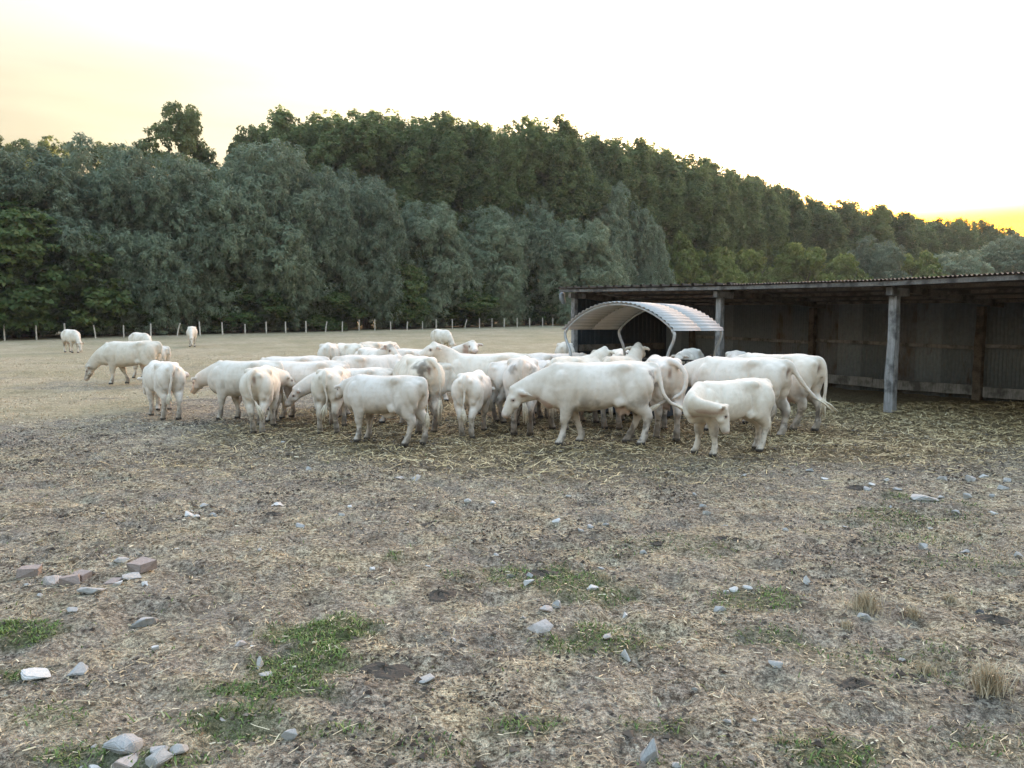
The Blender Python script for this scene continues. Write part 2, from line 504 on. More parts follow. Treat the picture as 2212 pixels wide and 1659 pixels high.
def build_cattle(specs):
    raws = []
    for sp in specs:
        vox = sp.get('voxel', .0275)
        v, f, fr = cow_geometry(sp, vox)
        me = mesh_np('raw', v, f)
        ob = link(bpy.data.objects.new('raw', me))
        r = ob.modifiers.new('r', 'REMESH'); r.mode = 'VOXEL'; r.voxel_size = vox; r.adaptivity = 0
        s = ob.modifiers.new('s', 'SMOOTH'); s.factor = .5; s.iterations = 3 if vox < .03 else 2
        raws.append((sp, ob, fr, vox))
    dg = bpy.context.evaluated_depsgraph_get()
    for sp, ob, fr, vox in raws:
        me = bpy.data.meshes.new_from_object(ob.evaluated_get(dg))
        me.name = 'body'
        nv = len(me.vertices)
        co = np.empty(nv * 3, np.float32); me.vertices.foreach_get('co', co); co = co.reshape(-1, 3)
        no = np.empty(nv * 3, np.float32); me.vertices.foreach_get('normal', no); no = no.reshape(-1, 3)
        # muscle and hide: hollows, ribs, the lines behind shoulder and thigh, loose skin
        x, y, z = co[:, 0], np.abs(co[:, 1]), co[:, 2]
        G = lambda u, w_: np.exp(-(u / w_) ** 2)
        trunk = smoothstep(.16, .24, y) * smoothstep(.5, .62, z)
        amp = (VN.fbm(co * 6 + sp['seed'], 3) - .5) * .014 * smoothstep(.45, .8, z)
        amp -= .045 * G(x + .27, .10) * G(z - 1.21, .09) * trunk                              # hollow before the hip
        amp -= .036 * G(x - .34 + .10 * (z - .9), .045) * smoothstep(.62, .8, z) * smoothstep(1.35, 1.15, z) * trunk   # behind the shoulder
        amp -= .036 * G(x + .40 - .20 * (z - 1.0), .05) * smoothstep(.72, .85, z) * smoothstep(1.25, 1.1, z) * trunk    # before the thigh
        amp += .007 * np.sin(x * 52) * G(x - .05, .22) * smoothstep(.75, .9, z) * smoothstep(1.3, 1.15, z) * trunk       # ribs
        amp -= .035 * G(co[:, 1], .035) * smoothstep(-.80, -.92, x) * smoothstep(.62, .75, z) * smoothstep(1.25, 1.1, z)  # cleft between the thighs
        amp -= .026 * G(x + .86 - .25 * (z - .9), .03) * smoothstep(.62, .7, z) * smoothstep(1.15, 1.0, z) * smoothstep(.1, .16, y)  # hamstring line
        co = co + no * amp[:, None]
        co[:, 2] = np.maximum(co[:, 2], 0)
        me.vertices.foreach_set('co', co.ravel())
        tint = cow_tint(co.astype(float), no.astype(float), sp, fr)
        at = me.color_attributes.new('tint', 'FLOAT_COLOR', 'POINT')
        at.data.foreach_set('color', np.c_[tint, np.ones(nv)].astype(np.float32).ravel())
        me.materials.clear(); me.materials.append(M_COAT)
        me.polygons.foreach_set('use_smooth', np.ones(len(me.polygons), dtype=bool))
        me.update()
        sc = sp.get('scale', 1.0)
        root = empty(sp.get('name', 'cow'), sp['loc'], sp['rz'], sc)
        tag(root, sp['label'], sp.get('cat', 'cow'), sp.get('group', 'cattle of the herd'))
        link(bpy.data.objects.new('body', me), root)
        # eyes
        for s in (-1, 1):
            p = fr['poll'] + (fr['hd'] * .155 + fr['lat'] * s * .108 + fr['up'] * -.035) * fr['hs']
            v, f = tube_geo([p - fr['lat'] * .018, p, p + fr['lat'] * .018], [(.014, .014), (.024, .024), (.014, .014)], 8, tuple(fr['up']))
            mesh_obj('eye', v, f, M_EYE, root, True)
        # hair tuft at the end of the tail
        tl = fr['tail']; e = tl[-1]; t = tl[-1] - tl[-2]; t /= np.linalg.norm(t)
        tb = MB(); rr = random.Random(sp['seed'])
        g = np.array((0, 0, -1.0))
        for j in range(22 if vox < .03 else 6):
            sp_ = np.array([rr.gauss(0, 1) for _ in range(3)]) * .022
            ln = rr.uniform(.18, .34) * (1 - .3 * bool(sp.get('calf')))
            hang = .35 if sp.get('tail') else .8
            p0 = e - t * .06 + sp_ * .3; p1 = e + t * ln * .4 + sp_ * .9; p2 = e + t * ln * (1 - hang * .4) + g * ln * hang * .5 + sp_ * 1.2
            tb.tube([p0, p1, p2], [.014, .017, .004], 5)
        tb.obj('tail_switch', M_SWITCH, root, True)
        bpy.data.objects.remove(ob, do_unlink=True)
# ------------------------------------------------------------------ measured layout, in metres
TREES = [
    ('willow', -48.8, 66, 17.8, 11.9),
    ('willow', -43.8, 70, 16.8, 11.8),
    ('willow', -39.4, 74, 18.5, 11.6),
    ('willow', -34.4, 75.5, 17.7, 10.9),
    ('maple', -43.3, 68.5, 11.7, 13.6),
    ('maple', -46.9, 64.0, 10.0, 10.0),
    ('oak', -38.0, 90, 26.4, 8.9),
    ('willow', -29.8, 79.5, 17.8, 11.0),
    ('willow', -25.8, 84.5, 20.4, 13.7),
    ('willow', -21.5, 86.5, 18.5, 9.4),
    ('willow', -17.1, 90.5, 18.3, 10.4),
    ('maple', -14.2, 92.5, 8.2, 8.4),
    ('willow', -10.5, 96.5, 15.7, 10.5),
    ('willow', -3.2, 103.5, 15.8, 11.8),
    ('willow', 2.5, 108.5, 17.8, 11.1),
    ('willow', 9.8, 106, 14.6, 10.2),
    ('willow', 15.7, 117, 20.3, 12.3),
    ('willow', 20.6, 119, 15.4, 6.8),
    ('hazel', 25.8, 125, 14.2, 8.3),
    ('hazel', 33.3, 128, 12.7, 9.3),
    ('hazel', 40.3, 131, 12.0, 9.5),
    ('hazel', 44.4, 150, 17.0, 11.7),
    ('hazel', 49.7, 132, 13.4, 10.3),
    ('hazel', 58.2, 135, 11.5, 8.9),
    ('willow', 65.8, 141, 14.9, 10.2),
    ('hazel', 74.9, 143, 12.4, 8.6),
    ('willow', 82.2, 143, 13.0, 12.1),
    ('willow', 98.3, 152, 16.5, 14.7),
    ('willow', 102.4, 142, 18.6, 14.5),
    ('oak', -62.6, 92, 26.4, 6.7),
    ('oak', -60.1, 95, 23.2, 7.4),
    ('oak', -57.0, 98, 24.0, 6.5),
    ('oak', -49.4, 97, 23.4, 8.8),
    ('oak', -32.6, 97, 25.5, 7.0),
    ('maple', -36.6, 76, 9.1, 9.2),
    ('maple', -28.2, 80.5, 5.6, 8.7),
    ('maple', -21.5, 86.5, 5.8, 8.9),
    ('maple', -6.3, 100.0, 6.3, 9.6),
    ('maple', 4.9, 110.0, 7.9, 9.9),
    ('oak', -13.3, 98, 16.9, 6.5),
    ('hazel', 52.3, 152, 16.6, 10.1),
    ('poplar', -31.9, 104, 26.9, 8.3),
    ('poplar', -28.2, 102, 28.0, 9.8),
    ('poplar', -24.8, 104, 28.0, 8.1),
    ('poplar', -21.0, 103, 28.0, 9.8),
    ('poplar', -17.7, 105, 28.4, 9.5),
    ('poplar', -14.2, 106, 28.7, 9.5),
    ('poplar', -10.6, 107, 29.1, 9.8),
    ('poplar', -6.8, 108, 29.0, 8.7),
    ('poplar', -3.0, 110, 28.7, 8.1),
    ('poplar', 1.1, 112, 29.5, 8.6),
    ('poplar', 5.7, 114, 30.0, 8.8),
    ('poplar', 9.5, 117, 29.2, 9.2),
    ('poplar', 13.7, 121, 29.2, 8.3),
    ('poplar', 18.1, 124, 29.4, 8.1),
    ('poplar', 23.3, 128, 29.2, 9.2),
    ('poplar', 29.0, 133, 28.7, 9.9),
    ('poplar', 35.0, 138, 28.2, 9.0),
    ('poplar', 41.4, 145, 28.0, 8.2),
    ('poplar', 48.4, 152, 27.8, 8.1),
    ('poplar', 55.2, 158, 27.0, 8.1),
    ('poplar', 62.5, 164, 25.3, 9.7),
    ('poplar', 71.4, 172, 25.9, 8.7),
    ('poplar', 81.0, 180, 27.0, 9.9),
    ('poplar', 90.3, 186, 26.1, 9.1),
    ('poplar', 100.3, 195, 24.9, 9.2),
    ('poplar', 112.1, 205, 26.1, 9.4),
    ('poplar', 125.0, 215, 27.2, 8.1),
    ('poplar', 136.4, 222, 26.1, 8.3),
    ('poplar', 94.8, 200, 27.3, 10.0),  # from here a short run of poplars added to block the low sun
    ('poplar', 137.9, 215, 22.2, 10.0),
    ('poplar', 140.0, 205, 21.9, 10.0),
    ('poplar', 146.1, 200, 23.8, 10.0),  # last of the added sun-blocking poplars
    ('poplar', -32.9, 112, 26.6, 9.8),
    ('poplar', -29.0, 110, 27.5, 9.8),
    ('poplar', -25.2, 112, 28.5, 9.8),
    ('poplar', -21.2, 111, 28.5, 9.8),
    ('poplar', -17.6, 113, 27.8, 9.8),
    ('poplar', -13.8, 114, 28.9, 9.8),
    ('poplar', -9.8, 115, 28.7, 9.8),
    ('poplar', -5.8, 116, 29.5, 9.8),
    ('poplar', -1.7, 118, 28.1, 9.8),
    ('poplar', 2.7, 120, 29.3, 9.8),
    ('poplar', 7.7, 122, 30.4, 9.8),
    ('poplar', 11.7, 125, 28.7, 9.8),
    ('poplar', 16.3, 129, 29.8, 9.8),
    ('poplar', 21.1, 132, 29.9, 9.8),
    ('poplar', 26.6, 136, 28.6, 9.8),
    ('poplar', 32.6, 141, 29.3, 9.8),
    ('poplar', 39.0, 146, 27.7, 9.8),
    ('poplar', 45.7, 153, 28.6, 9.8),
    ('poplar', 53.0, 160, 27.9, 9.8),
    ('poplar', 60.2, 166, 27.5, 9.8),
    ('poplar', 67.8, 172, 24.8, 9.8),
    ('poplar', 77.1, 180, 25.4, 9.8),
    ('poplar', 87.0, 188, 27.1, 9.8),
    ('poplar', 96.8, 194, 25.8, 9.8),
    ('poplar', 107.1, 203, 25.4, 9.8),
    ('poplar', 119.3, 213, 25.7, 9.8),
    ('poplar', 132.6, 223, 27.3, 9.8),
    ('poplar', 144.4, 230, 25.6, 9.8),
]
FENCE = [(-41.03, 62.24, 1.44, 0.0), (-39.36, 63.72, 1.16, 0.0), (-37.81, 65.1, 1.27, 0.0), (-36.04, 66.67, 1.09, -0.15), (-34.36, 68.15, 1.04, 0.0), (-32.69, 69.63, 1.14, 0.04), (-30.99, 71.14, 1.16, 0.31), (-29.39, 72.56, 1.27, -0.04), (-27.79, 73.98, 1.16, -0.04), (-26.14, 75.44, 0.96, 0.0), (-24.52, 76.88, 1.16, 0.0), (-22.99, 78.23, 1.13, 0.0), (-21.32, 79.72, 1.15, 0.0), (-19.69, 81.16, 1.08, 0.19), (-18.19, 82.49, 1.04, 0.05), (-16.66, 83.84, 1.21, 0.04), (-15.16, 85.18, 1.23, 0.0), (-13.63, 86.53, 0.94, 0.0), (-12.01, 87.97, 0.9, 0.12), (-10.38, 89.41, 0.91, 0.0), (-8.93, 90.7, 1.14, 0.0), (-7.16, 92.27, 1.11, 0.0), (-5.77, 93.5, 1.06, 0.28), (-4.0, 95.07, 1.14, 0.0), (-2.5, 96.4, 1.15, 0.0), (-1.0, 97.73, 1.11, 0.0), (0.65, 99.19, 1.13, 0.0), (2.3, 100.66, 1.08, 0.0), (4.05, 102.21, 1.1, 0.0), (5.48, 103.47, 1.05, 0.0), (7.32, 105.11, 1.06, 0.0)]
STONES = [(-3.99, 6.17, 0.141, 'brick'), (-3.72, 6.01, 0.175, 'pink'), (-3.53, 5.94, 0.136, 'brick'), (-3.52, 6.09, 0.113, 'brick'), (-3.21, 5.67, 0.165, 'grey'), (-3.2, 5.99, 0.104, 'brick'), (-3.1, 5.87, 0.08, 'white'), (-3.09, 6.05, 0.168, 'slab'), (-3.11, 6.26, 0.17, 'brick'), (-2.89, 5.87, 0.073, 'white'), (-3.55, 5.61, 0.049, 'grey'), (-3.42, 6.53, 0.105, 'grey'), (-3.85, 5.93, 0.055, 'grey'), (-3.44, 8.01, 0.108, 'white'), (-3.33, 7.93, 0.068, 'white'), (-3.57, 8.36, 0.067, 'grey'), (-3.25, 8.18, 0.1, 'blue'), (-3.5, 8.56, 0.105, 'grey'), (-2.71, 8.67, 0.181, 'slab'), (-2.13, 7.57, 0.112, 'blue'), (-2.86, 10.63, 0.11, 'grey'), (-3.9, 12.92, 0.071, 'white'), (-3.52, 9.77, 0.06, 'grey'), (-4.38, 8.06, 0.049, 'blue'), (-1.83, 8.08, 0.069, 'grey'), (-3.15, 5.31, 0.086, 'grey'), (-2.63, 5.26, 0.183, 'blue'), (-2.28, 4.75, 0.053, 'white'), (-1.76, 4.78, 0.077, 'pink'), (-1.68, 4.79, 0.03, 'white'), (-1.55, 4.55, 0.079, 'spike'), (-1.46, 4.38, 0.082, 'slab'), (-2.59, 4.4, 0.121, 'blue'), (-2.84, 4.33, 0.189, 'slab'), (-1.51, 3.88, 0.136, 'pink'), (-1.12, 3.67, 0.083, 'grey'), (-0.98, 4.19, 0.058, 'pink'), (-1.15, 4.53, 0.096, 'slab'), (-1.9, 3.62, 0.082, 'grey'), (-2.06, 3.61, 0.032, 'grey'), (-1.9, 3.54, 0.17, 'blue'), (-1.84, 3.47, 0.149, 'pink'), (-1.72, 3.54, 0.094, 'blue'), (-1.63, 3.57, 0.09, 'grey'), (-1.67, 3.46, 0.135, 'grey'), (-2.03, 3.46, 0.052, 'grey'), (-1.97, 3.46, 0.079, 'white'), (-0.51, 4.32, 0.103, 'grey'), (0.2, 5.03, 0.144, 'pink'), (0.08, 5.28, 0.046, 'blue'), (0.23, 5.39, 0.1, 'pink'), (0.33, 5.47, 0.081, 'blue'), (0.82, 5.41, 0.06, 'white'), (0.63, 4.9, 0.067, 'pink'), (0.71, 4.68, 0.079, 'spike'), (1.1, 4.91, 0.034, 'grey'), (0.68, 3.52, 0.111, 'spike'), (0.63, 5.87, 0.08, 'white'), (0.14, 5.91, 0.088, 'white'), (0.78, 3.46, 0.052, 'grey'), (1.51, 5.41, 0.094, 'blue'), (1.61, 4.51, 0.084, 'grey'), (1.74, 5.82, 0.097, 'white'), (1.66, 5.79, 0.065, 'white'), (2.5, 5.26, 0.091, 'grey'), (3.45, 5.47, 0.081, 'dark'), (1.13, 3.84, 0.041, 'grey'), (1.27, 3.86, 0.029, 'blue'), (1.86, 5.92, 0.095, 'white'), (2.36, 5.99, 0.067, 'spike'), (3.74, 6.82, 0.118, 'grey'), (4.11, 6.8, 0.092, 'blue'), (4.5, 6.65, 0.115, 'grey'), (4.26, 8.51, 0.094, 'blue'), (4.78, 8.71, 0.32, 'slab'), (5.06, 8.89, 0.082, 'blue'), (4.48, 8.36, 0.108, 'white'), (4.83, 8.2, 0.086, 'blue'), (5.18, 8.1, 0.08, 'white'), (4.74, 9.29, 0.114, 'blue'), (4.37, 9.26, 0.119, 'blue'), (4.36, 9.66, 0.13, 'slab'), (4.59, 9.63, 0.1, 'white'), (4.9, 9.88, 0.085, 'white'), (5.95, 9.8, 0.18, 'grey'), (5.67, 9.94, 0.121, 'grey'), (5.43, 9.01, 0.121, 'grey'), (6.11, 9.39, 0.126, 'grey'), (5.88, 9.21, 0.124, 'blue'), (4.11, 10.43, 0.096, 'blue'), (4.2, 10.12, 0.185, 'slab'), (3.12, 10.15, 0.081, 'white'), (2.13, 8.43, 0.077, 'blue'), (2.17, 8.97, 0.06, 'blue'), (2.2, 7.78, 0.062, 'blue'), (2.12, 8.16, 0.09, 'grey'), (0.47, 7.8, 0.096, 'white'), (0.81, 7.76, 0.091, 'blue'), (0.97, 7.73, 0.076, 'blue'), (0.69, 7.57, 0.06, 'blue'), (-0.23, 8.58, 0.079, 'white'), (-0.51, 8.69, 0.085, 'white'), (-1.82, 8.45, 0.078, 'white'), (-1.26, 10.09, 0.16, 'grey'), (-1.51, 10.12, 0.124, 'grey'), (0.66, 8.89, 0.076, 'grey'), (-0.14, 6.75, 0.058, 'blue'), (1.19, 6.77, 0.067, 'blue'), (0.76, 6.37, 0.055, 'blue'), (-0.72, 6.4, 0.039, 'white'), (-1.18, 6.36, 0.051, 'white'), (-0.3, 6.09, 0.045, 'blue'), (0.14, 6.17, 0.091, 'blue'), (-0.02, 6.15, 0.076, 'blue'), (-8.64, 20.36, 0.111, 'white'), (6.29, 10.06, 0.098, 'white'), (6.6, 10.06, 0.111, 'grey'), (2.7, 7.4, 0.055, 'grey'), (2.85, 8.53, 0.058, 'grey'), (3.44, 7.75, 0.062, 'blue'), (4.21, 7.57, 0.065, 'grey'), (1.66, 8.12, 0.06, 'grey'), (-1.08, 7.75, 0.043, 'grey'), (-2.29, 6.8, 0.05, 'grey'), (-3.1, 6.94, 0.043, 'white'), (-0.38, 4.89, 0.036, 'grey'), (1.05, 4.25, 0.037, 'grey'), (1.67, 4.14, 0.036, 'white'), (2.43, 4.61, 0.043, 'grey')]
GREEN = [(-3.39, 5.02, 0.27, 0.2, 1.0), (-3.02, 4.41, 0.19, 0.14, 0.8), (-1.31, 5.05, 0.3, 0.23, 1.0), (-1.28, 4.56, 0.34, 0.22, 1.0), (-1.45, 4.24, 0.56, 0.14, 0.95), (-1.65, 3.89, 0.37, 0.14, 0.85), (-0.96, 3.77, 0.38, 0.1, 0.5), (-1.78, 3.54, 0.4, 0.12, 0.8), (0.35, 6.04, 0.52, 0.33, 0.75), (0.65, 5.74, 0.39, 0.26, 0.6), (0.48, 4.85, 0.33, 0.17, 0.7), (0.11, 3.88, 0.23, 0.12, 0.9), (0.76, 3.84, 0.24, 0.12, 0.6), (1.68, 3.58, 0.27, 0.18, 0.9), (1.94, 5.64, 0.42, 0.23, 0.7), (1.79, 4.92, 0.43, 0.19, 0.5), (1.43, 6.94, 0.68, 0.32, 0.25), (4.26, 8.12, 0.75, 0.47, 0.4), (4.85, 8.76, 0.43, 0.32, 0.6), (-1.06, 6.73, 0.1, 0.14, 0.7), (-0.06, 6.38, 0.24, 0.2, 0.5), (-0.48, 6.17, 0.15, 0.11, 0.4), (2.31, 4.68, 0.58, 0.27, 0.3), (2.44, 3.71, 0.28, 0.17, 0.3), (0.87, 3.5, 0.27, 0.1, 0.4), (-2.44, 3.94, 0.3, 0.14, 0.4), (-0.38, 3.67, 0.28, 0.13, 0.3), (0.72, 5.2, 0.26, 0.16, 0.5), (3.81, 7.24, 0.71, 0.31, 0.3), (3.93, 6.41, 0.51, 0.22, 0.3)]
DUNG = [(-2.6, 8.2, 0.2), (-0.8, 7.89, 0.35), (2.01, 7.21, 0.14), (2.13, 7.14, 0.11), (0.25, 6.26, 0.33), (-0.78, 4.55, 0.31), (-0.55, 5.74, 0.27), (3.4, 5.24, 0.2), (2.0, 4.3, 0.19), (3.54, 7.24, 0.12), (-3.55, 12.23, 0.37), (4.28, 9.41, 0.26), (-3.76, 7.4, 0.14), (4.8, 7.4, 0.14), (1.36, 7.05, 0.13), (-4.53, 7.4, 0.11)]
TUFTS = [(2.59, 5.47, 0.29, 0.15), (2.88, 5.35, 0.13, 0.1), (2.73, 4.23, 0.28, 0.19), (3.3, 5.64, 0.13, 0.06), (0.74, 6.11, 0.12, 0.07), (2.3, 5.12, 0.13, 0.06), (2.5, 4.48, 0.2, 0.08), (1.35, 3.67, 0.07, 0.04)]
# ------------------------------------------------------------------ ground
def zone_masks(x, y):
    """pasture, straw mat and green growth at ground points"""
    p = np.c_[x, y]
    wob = (VN.fbm(p * .35 + 9, 3) - .5)
    edge = np.interp(x, [-60, -12, -9.5, -8, -6.5, -4, 0, 6, 60], [13.2, 14.6, 15.6, 19, 25, 29, 31, 36, 60])
    past = smoothstep(-1.2, 1.6, y - edge + wob * 7)
    bare = smoothstep(.56, .68, VN.fbm(p * .55 + 31, 4)) * smoothstep(45, 22, y) * .8
    past = past * (1 - bare)
    mat = smoothstep(9.4, 12.6, y + wob * 4.0 - .10 * np.maximum(0, x - 3)) * smoothstep(-6.2, -3.2, x + wob * 3) * smoothstep(24, 19, y + wob * 2)
    mat = np.maximum(mat, smoothstep(3, 6, x - .0 * y) * smoothstep(14.5, 17, y + .5 * x - 1.5) * smoothstep(40, 33, y) * .9)
    mat = mat * (1 - past)
    g = np.zeros(len(p))
    nn = VN.fbm(p * 2.2 + 5, 4)
    for (cx, cy, rx, ry, s) in GREEN:
        d = np.sqrt(((x - cx) / rx) ** 2 + ((y - cy) / ry) ** 2)
        g = np.maximum(g, s * smoothstep(1.25, .45, d + (nn - .5) * 2.2))
    return past, mat, g

def ground_height(x, y):
    p = np.c_[x, y]
    near = smoothstep(60, 25, y)
    h = (VN.fbm(p * .9, 3) - .5) * .07 + (VN.fbm(p * 4.2 + 3, 3) - .5) * .06 * near - .05 * smoothstep(.60, .78, VN(p * 5.3 + 50)) * near
    h = h + (VN.fbm(p * .12 + 7, 2) - .5) * .12 * smoothstep(20, 40, y)
    return pasture_rise(y) + h - .012

def build_ground():
    xs = np.r_[-900, -500, -300, -200, -140, -100, -80, np.arange(-64, -22, 1.5), np.arange(-22, -10, .3), np.arange(-10, 10.01, .09), np.arange(10.3, 22, .3), np.arange(22, 64, 1.5), 80, 100, 140, 200, 300, 500, 900]
    ys = np.r_[-40, -20, -10, -4, np.arange(-2, 2, .5), np.arange(2.2, 13, .085), np.arange(13, 22, .14), np.arange(22, 40, .5), np.arange(40, 110, 1.5), 115, 125, 140, 160, 190, 230, 280, 350, 500, 900, 1600]
    X, Y = np.meshgrid(xs, ys)
    x, y = X.ravel(), Y.ravel()
    z = ground_height(x, y)
    past, mat, g = zone_masks(x, y)
    nx, ny = len(xs), len(ys)
    i = np.arange(nx * ny).reshape(ny, nx)
    f = np.stack([i[:-1, :-1], i[:-1, 1:], i[1:, 1:], i[1:, :-1]], axis=-1).reshape(-1, 4)
    m, nt, b = new_mat('yard_and_pasture_ground')
    a = nd(nt, 'ShaderNodeVertexColor', layer_name='tint')
    sep = nt.nodes.new('ShaderNodeSeparateColor'); nt.links.new(a.outputs['Color'], sep.inputs['Color'])
    tc = nt.nodes.new('ShaderNodeTexCoord'); ov = tc.outputs['Object']
    big = noise_tex(nt, .7, 5, .6, ov); mid = noise_tex(nt, 5, 6, .65, ov); fine = noise_tex(nt, 38, 4, .7, ov)
    grit_shade = noise_tex(nt, 120, 3, .75, ov); clod_shade = noise_tex(nt, 17, 5, .7, ov)
    stain = noise_tex(nt, 1.15, 6, .72, ov); chaf = noise_tex(nt, 1.7, 5, .65, ov)
    tones = ramp(nt, chaf, [(.36, (.228, .205, .172)), (.5, (.288, .256, .200)), (.64, (.385, .336, .236))])
    soil = mixc(nt, 1.0, tones, ramp(nt, mid, [(.3, (.62, .60, .58)), (.5, (1, 1, 1)), (.7, (1.3, 1.3, 1.28))]), 'MULTIPLY')
    soil = mixc(nt, 1.0, soil, ramp(nt, clod_shade, [(.36, (.34, .31, .28)), (.47, (.9, .89, .88)), (.62, (1.35, 1.35, 1.35))]), 'MULTIPLY')  # dark end paints shaded pockets between the clods
    soil = mixc(nt, 1.0, soil, ramp(nt, fine, [(.38, (.38, .35, .32)), (.48, (.95, .94, .93)), (.62, (1.5, 1.5, 1.48))]), 'MULTIPLY')
    soil = mixc(nt, 1.0, soil, ramp(nt, grit_shade, [(.38, (.5, .48, .46)), (.5, (1, 1, 1)), (.62, (1.5, 1.5, 1.45))]), 'MULTIPLY')  # dark end paints the small shadows among the chaff
    soil = mixc(nt, ramp(nt, big, [(.42, (0, 0, 0)), (.66, (.3, .3, .3))]), soil, (.30, .275, .24))
    soil = mixc(nt, ramp(nt, stain, [(.53, (0, 0, 0)), (.65, (.8, .8, .8))]), soil, mixc(nt, .62, soil, (.055, .044, .034)))
    # dry pasture: short bleached turf, greener hollows, bare clods
    pm = noise_tex(nt, .22, 5, .6, ov); pf = noise_tex(nt, 3.2, 6, .7, ov); pff = noise_tex(nt, 16, 3, .7, ov)
    turf = ramp(nt, pf, [(.28, (.16, .13, .085)), (.42, (.34, .285, .19)), (.62, (.47, .40, .275)), (.8, (.56, .48, .35))])
    grn = ramp(nt, pff, [(.3, (.14, .145, .065)), (.7, (.30, .28, .15))])
    turf = mixc(nt, ramp(nt, pm, [(.40, (0, 0, 0)), (.60, (.7, .7, .7))]), turf, grn)
    turf = mixc(nt, .4, turf, ramp(nt, pff, [(.36, (.13, .105, .07)), (.5, (.38, .32, .22)), (.66, (.58, .50, .36))]))
    pc = noise_tex(nt, .9, 5, .7, ov)
    turf = mixc(nt, ramp(nt, pc, [(.52, (0, 0, 0)), (.66, (.6, .6, .6))]), turf, mixc(nt, .5, turf, (.11, .095, .055)))
    strw = mixc(nt, .5, ramp(nt, mid, [(.3, (.070, .052, .032)), (.6, (.165, .122, .066)), (.75, (.25, .19, .105))]),
                ramp(nt, fine, [(.38, (.045, .034, .021)), (.5, (.15, .112, .062)), (.64, (.32, .25, .14))]))
    mossy = ramp(nt, fine, [(.3, (.025, .04, .012)), (.7, (.08, .11, .035))])
    c = mixc(nt, sep.outputs['Green'], soil, strw)
    c = mixc(nt, sep.outputs['Red'], c, turf)
    mul = nd(nt, 'ShaderNodeMath', operation='MULTIPLY'); nt.links.new(sep.outputs['Blue'], mul.inputs[0]); mul.inputs[1].default_value = .75
    c = mixc(nt, mul.outputs[0], c, mossy)
    nt.links.new(c, b.inputs['Base Color'])
    b.inputs['Roughness'].default_value = .95
    b.inputs['Specular IOR Level'].default_value = .1
    add = nd(nt, 'ShaderNodeMath', operation='ADD'); nt.links.new(mid, add.inputs[0]); nt.links.new(fine, add.inputs[1])
    bump(nt, b, add.outputs[0], 1.0, .05)
    o = mesh_obj('ground', np.c_[x, y, z], f, m, None, True, np.c_[past, mat, g])
    tag(o, kind='structure')
build_ground()

# ------------------------------------------------------------------ trees
def leaf_mat(name, dark, mid, light, trans=.35):
    m, nt, b = new_mat(name)
    a = nd(nt, 'ShaderNodeVertexColor', layer_name='tint')
    sep = nt.nodes.new('ShaderNodeSeparateColor'); nt.links.new(a.outputs['Color'], sep.inputs['Color'])
    info = nt.nodes.new('ShaderNodeObjectInfo')
    ad = nd(nt, 'ShaderNodeMath', operation='MULTIPLY_ADD'); nt.links.new(info.outputs['Random'], ad.inputs[0])
    ad.inputs[1].default_value = .5; nt.links.new(sep.outputs['Red'], ad.inputs[2])
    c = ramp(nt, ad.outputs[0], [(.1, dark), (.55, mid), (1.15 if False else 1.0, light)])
    nt.links.new(c, b.inputs['Base Color'])
    b.inputs['Roughness'].default_value = .6
    b.inputs['Specular IOR Level'].default_value = .3
    tr = nt.nodes.new('ShaderNodeBsdfTranslucent'); nt.links.new(c, tr.inputs['Color'])
    mx = nt.nodes.new('ShaderNodeMixShader'); mx.inputs[0].default_value = trans
    out = nt.nodes['Material Output']
    nt.links.new(b.outputs[0], mx.inputs[1]); nt.links.new(tr.outputs[0], mx.inputs[2]); nt.links.new(mx.outputs[0], out.inputs['Surface'])
    return m
LEAF = {
    'willow': leaf_mat('willow_leaves', (.125, .165, .105), (.195, .245, .158), (.280, .335, .215), .38),
    'poplar': leaf_mat('poplar_leaves', (.098, .142, .062), (.158, .212, .088), (.230, .285, .112), .55),
    'maple':  leaf_mat('maple_leaves', (.044, .078, .024), (.080, .132, .040), (.150, .190, .055), .40),
    'hazel':  leaf_mat('hazel_leaves', (.130, .165, .042), (.200, .245, .066), (.275, .310, .088), .50),
    'oak':    leaf_mat('broad_leaves', (.100, .130, .056), (.150, .190, .080), (.205, .240, .100), .50),
}
M_BARK = mat_plain('tree_bark', (.10, .082, .062), .9, .45, 3)

def leaf_tris(pos, axis, nrm, length, width):
    """one narrow face per leaf spray, lying roughly along the surface of its clump"""
    n = len(pos)
    nrm = nrm / np.linalg.norm(nrm, axis=1)[:, None]
    axis = axis - nrm * np.sum(axis * nrm, axis=1)[:, None]
    axis = axis / np.maximum(1e-6, np.linalg.norm(axis, axis=1))[:, None]
    side = np.cross(nrm, axis)
    L = axis * length[:, None]; W = side * width[:, None] * .5
    v = np.stack([pos - W, pos + W, pos + L], axis=1).reshape(-1, 3)
    return v, np.arange(n * 3).reshape(n, 3)

def leaf_quads(pos, axis, length, width, rng):
    n = len(pos)
    axis = axis / np.linalg.norm(axis, axis=1)[:, None]
    r = rng.normal(size=(n, 3)); side = np.cross(axis, r); side /= np.linalg.norm(side, axis=1)[:, None]
    L = axis * length[:, None]; W = side * width[:, None] * .5
    v = np.stack([pos, pos + L * .45 - W, pos + L, pos + L * .45 + W], axis=1).reshape(-1, 3)
    f = np.arange(n * 4).reshape(n, 4)
    return v, f

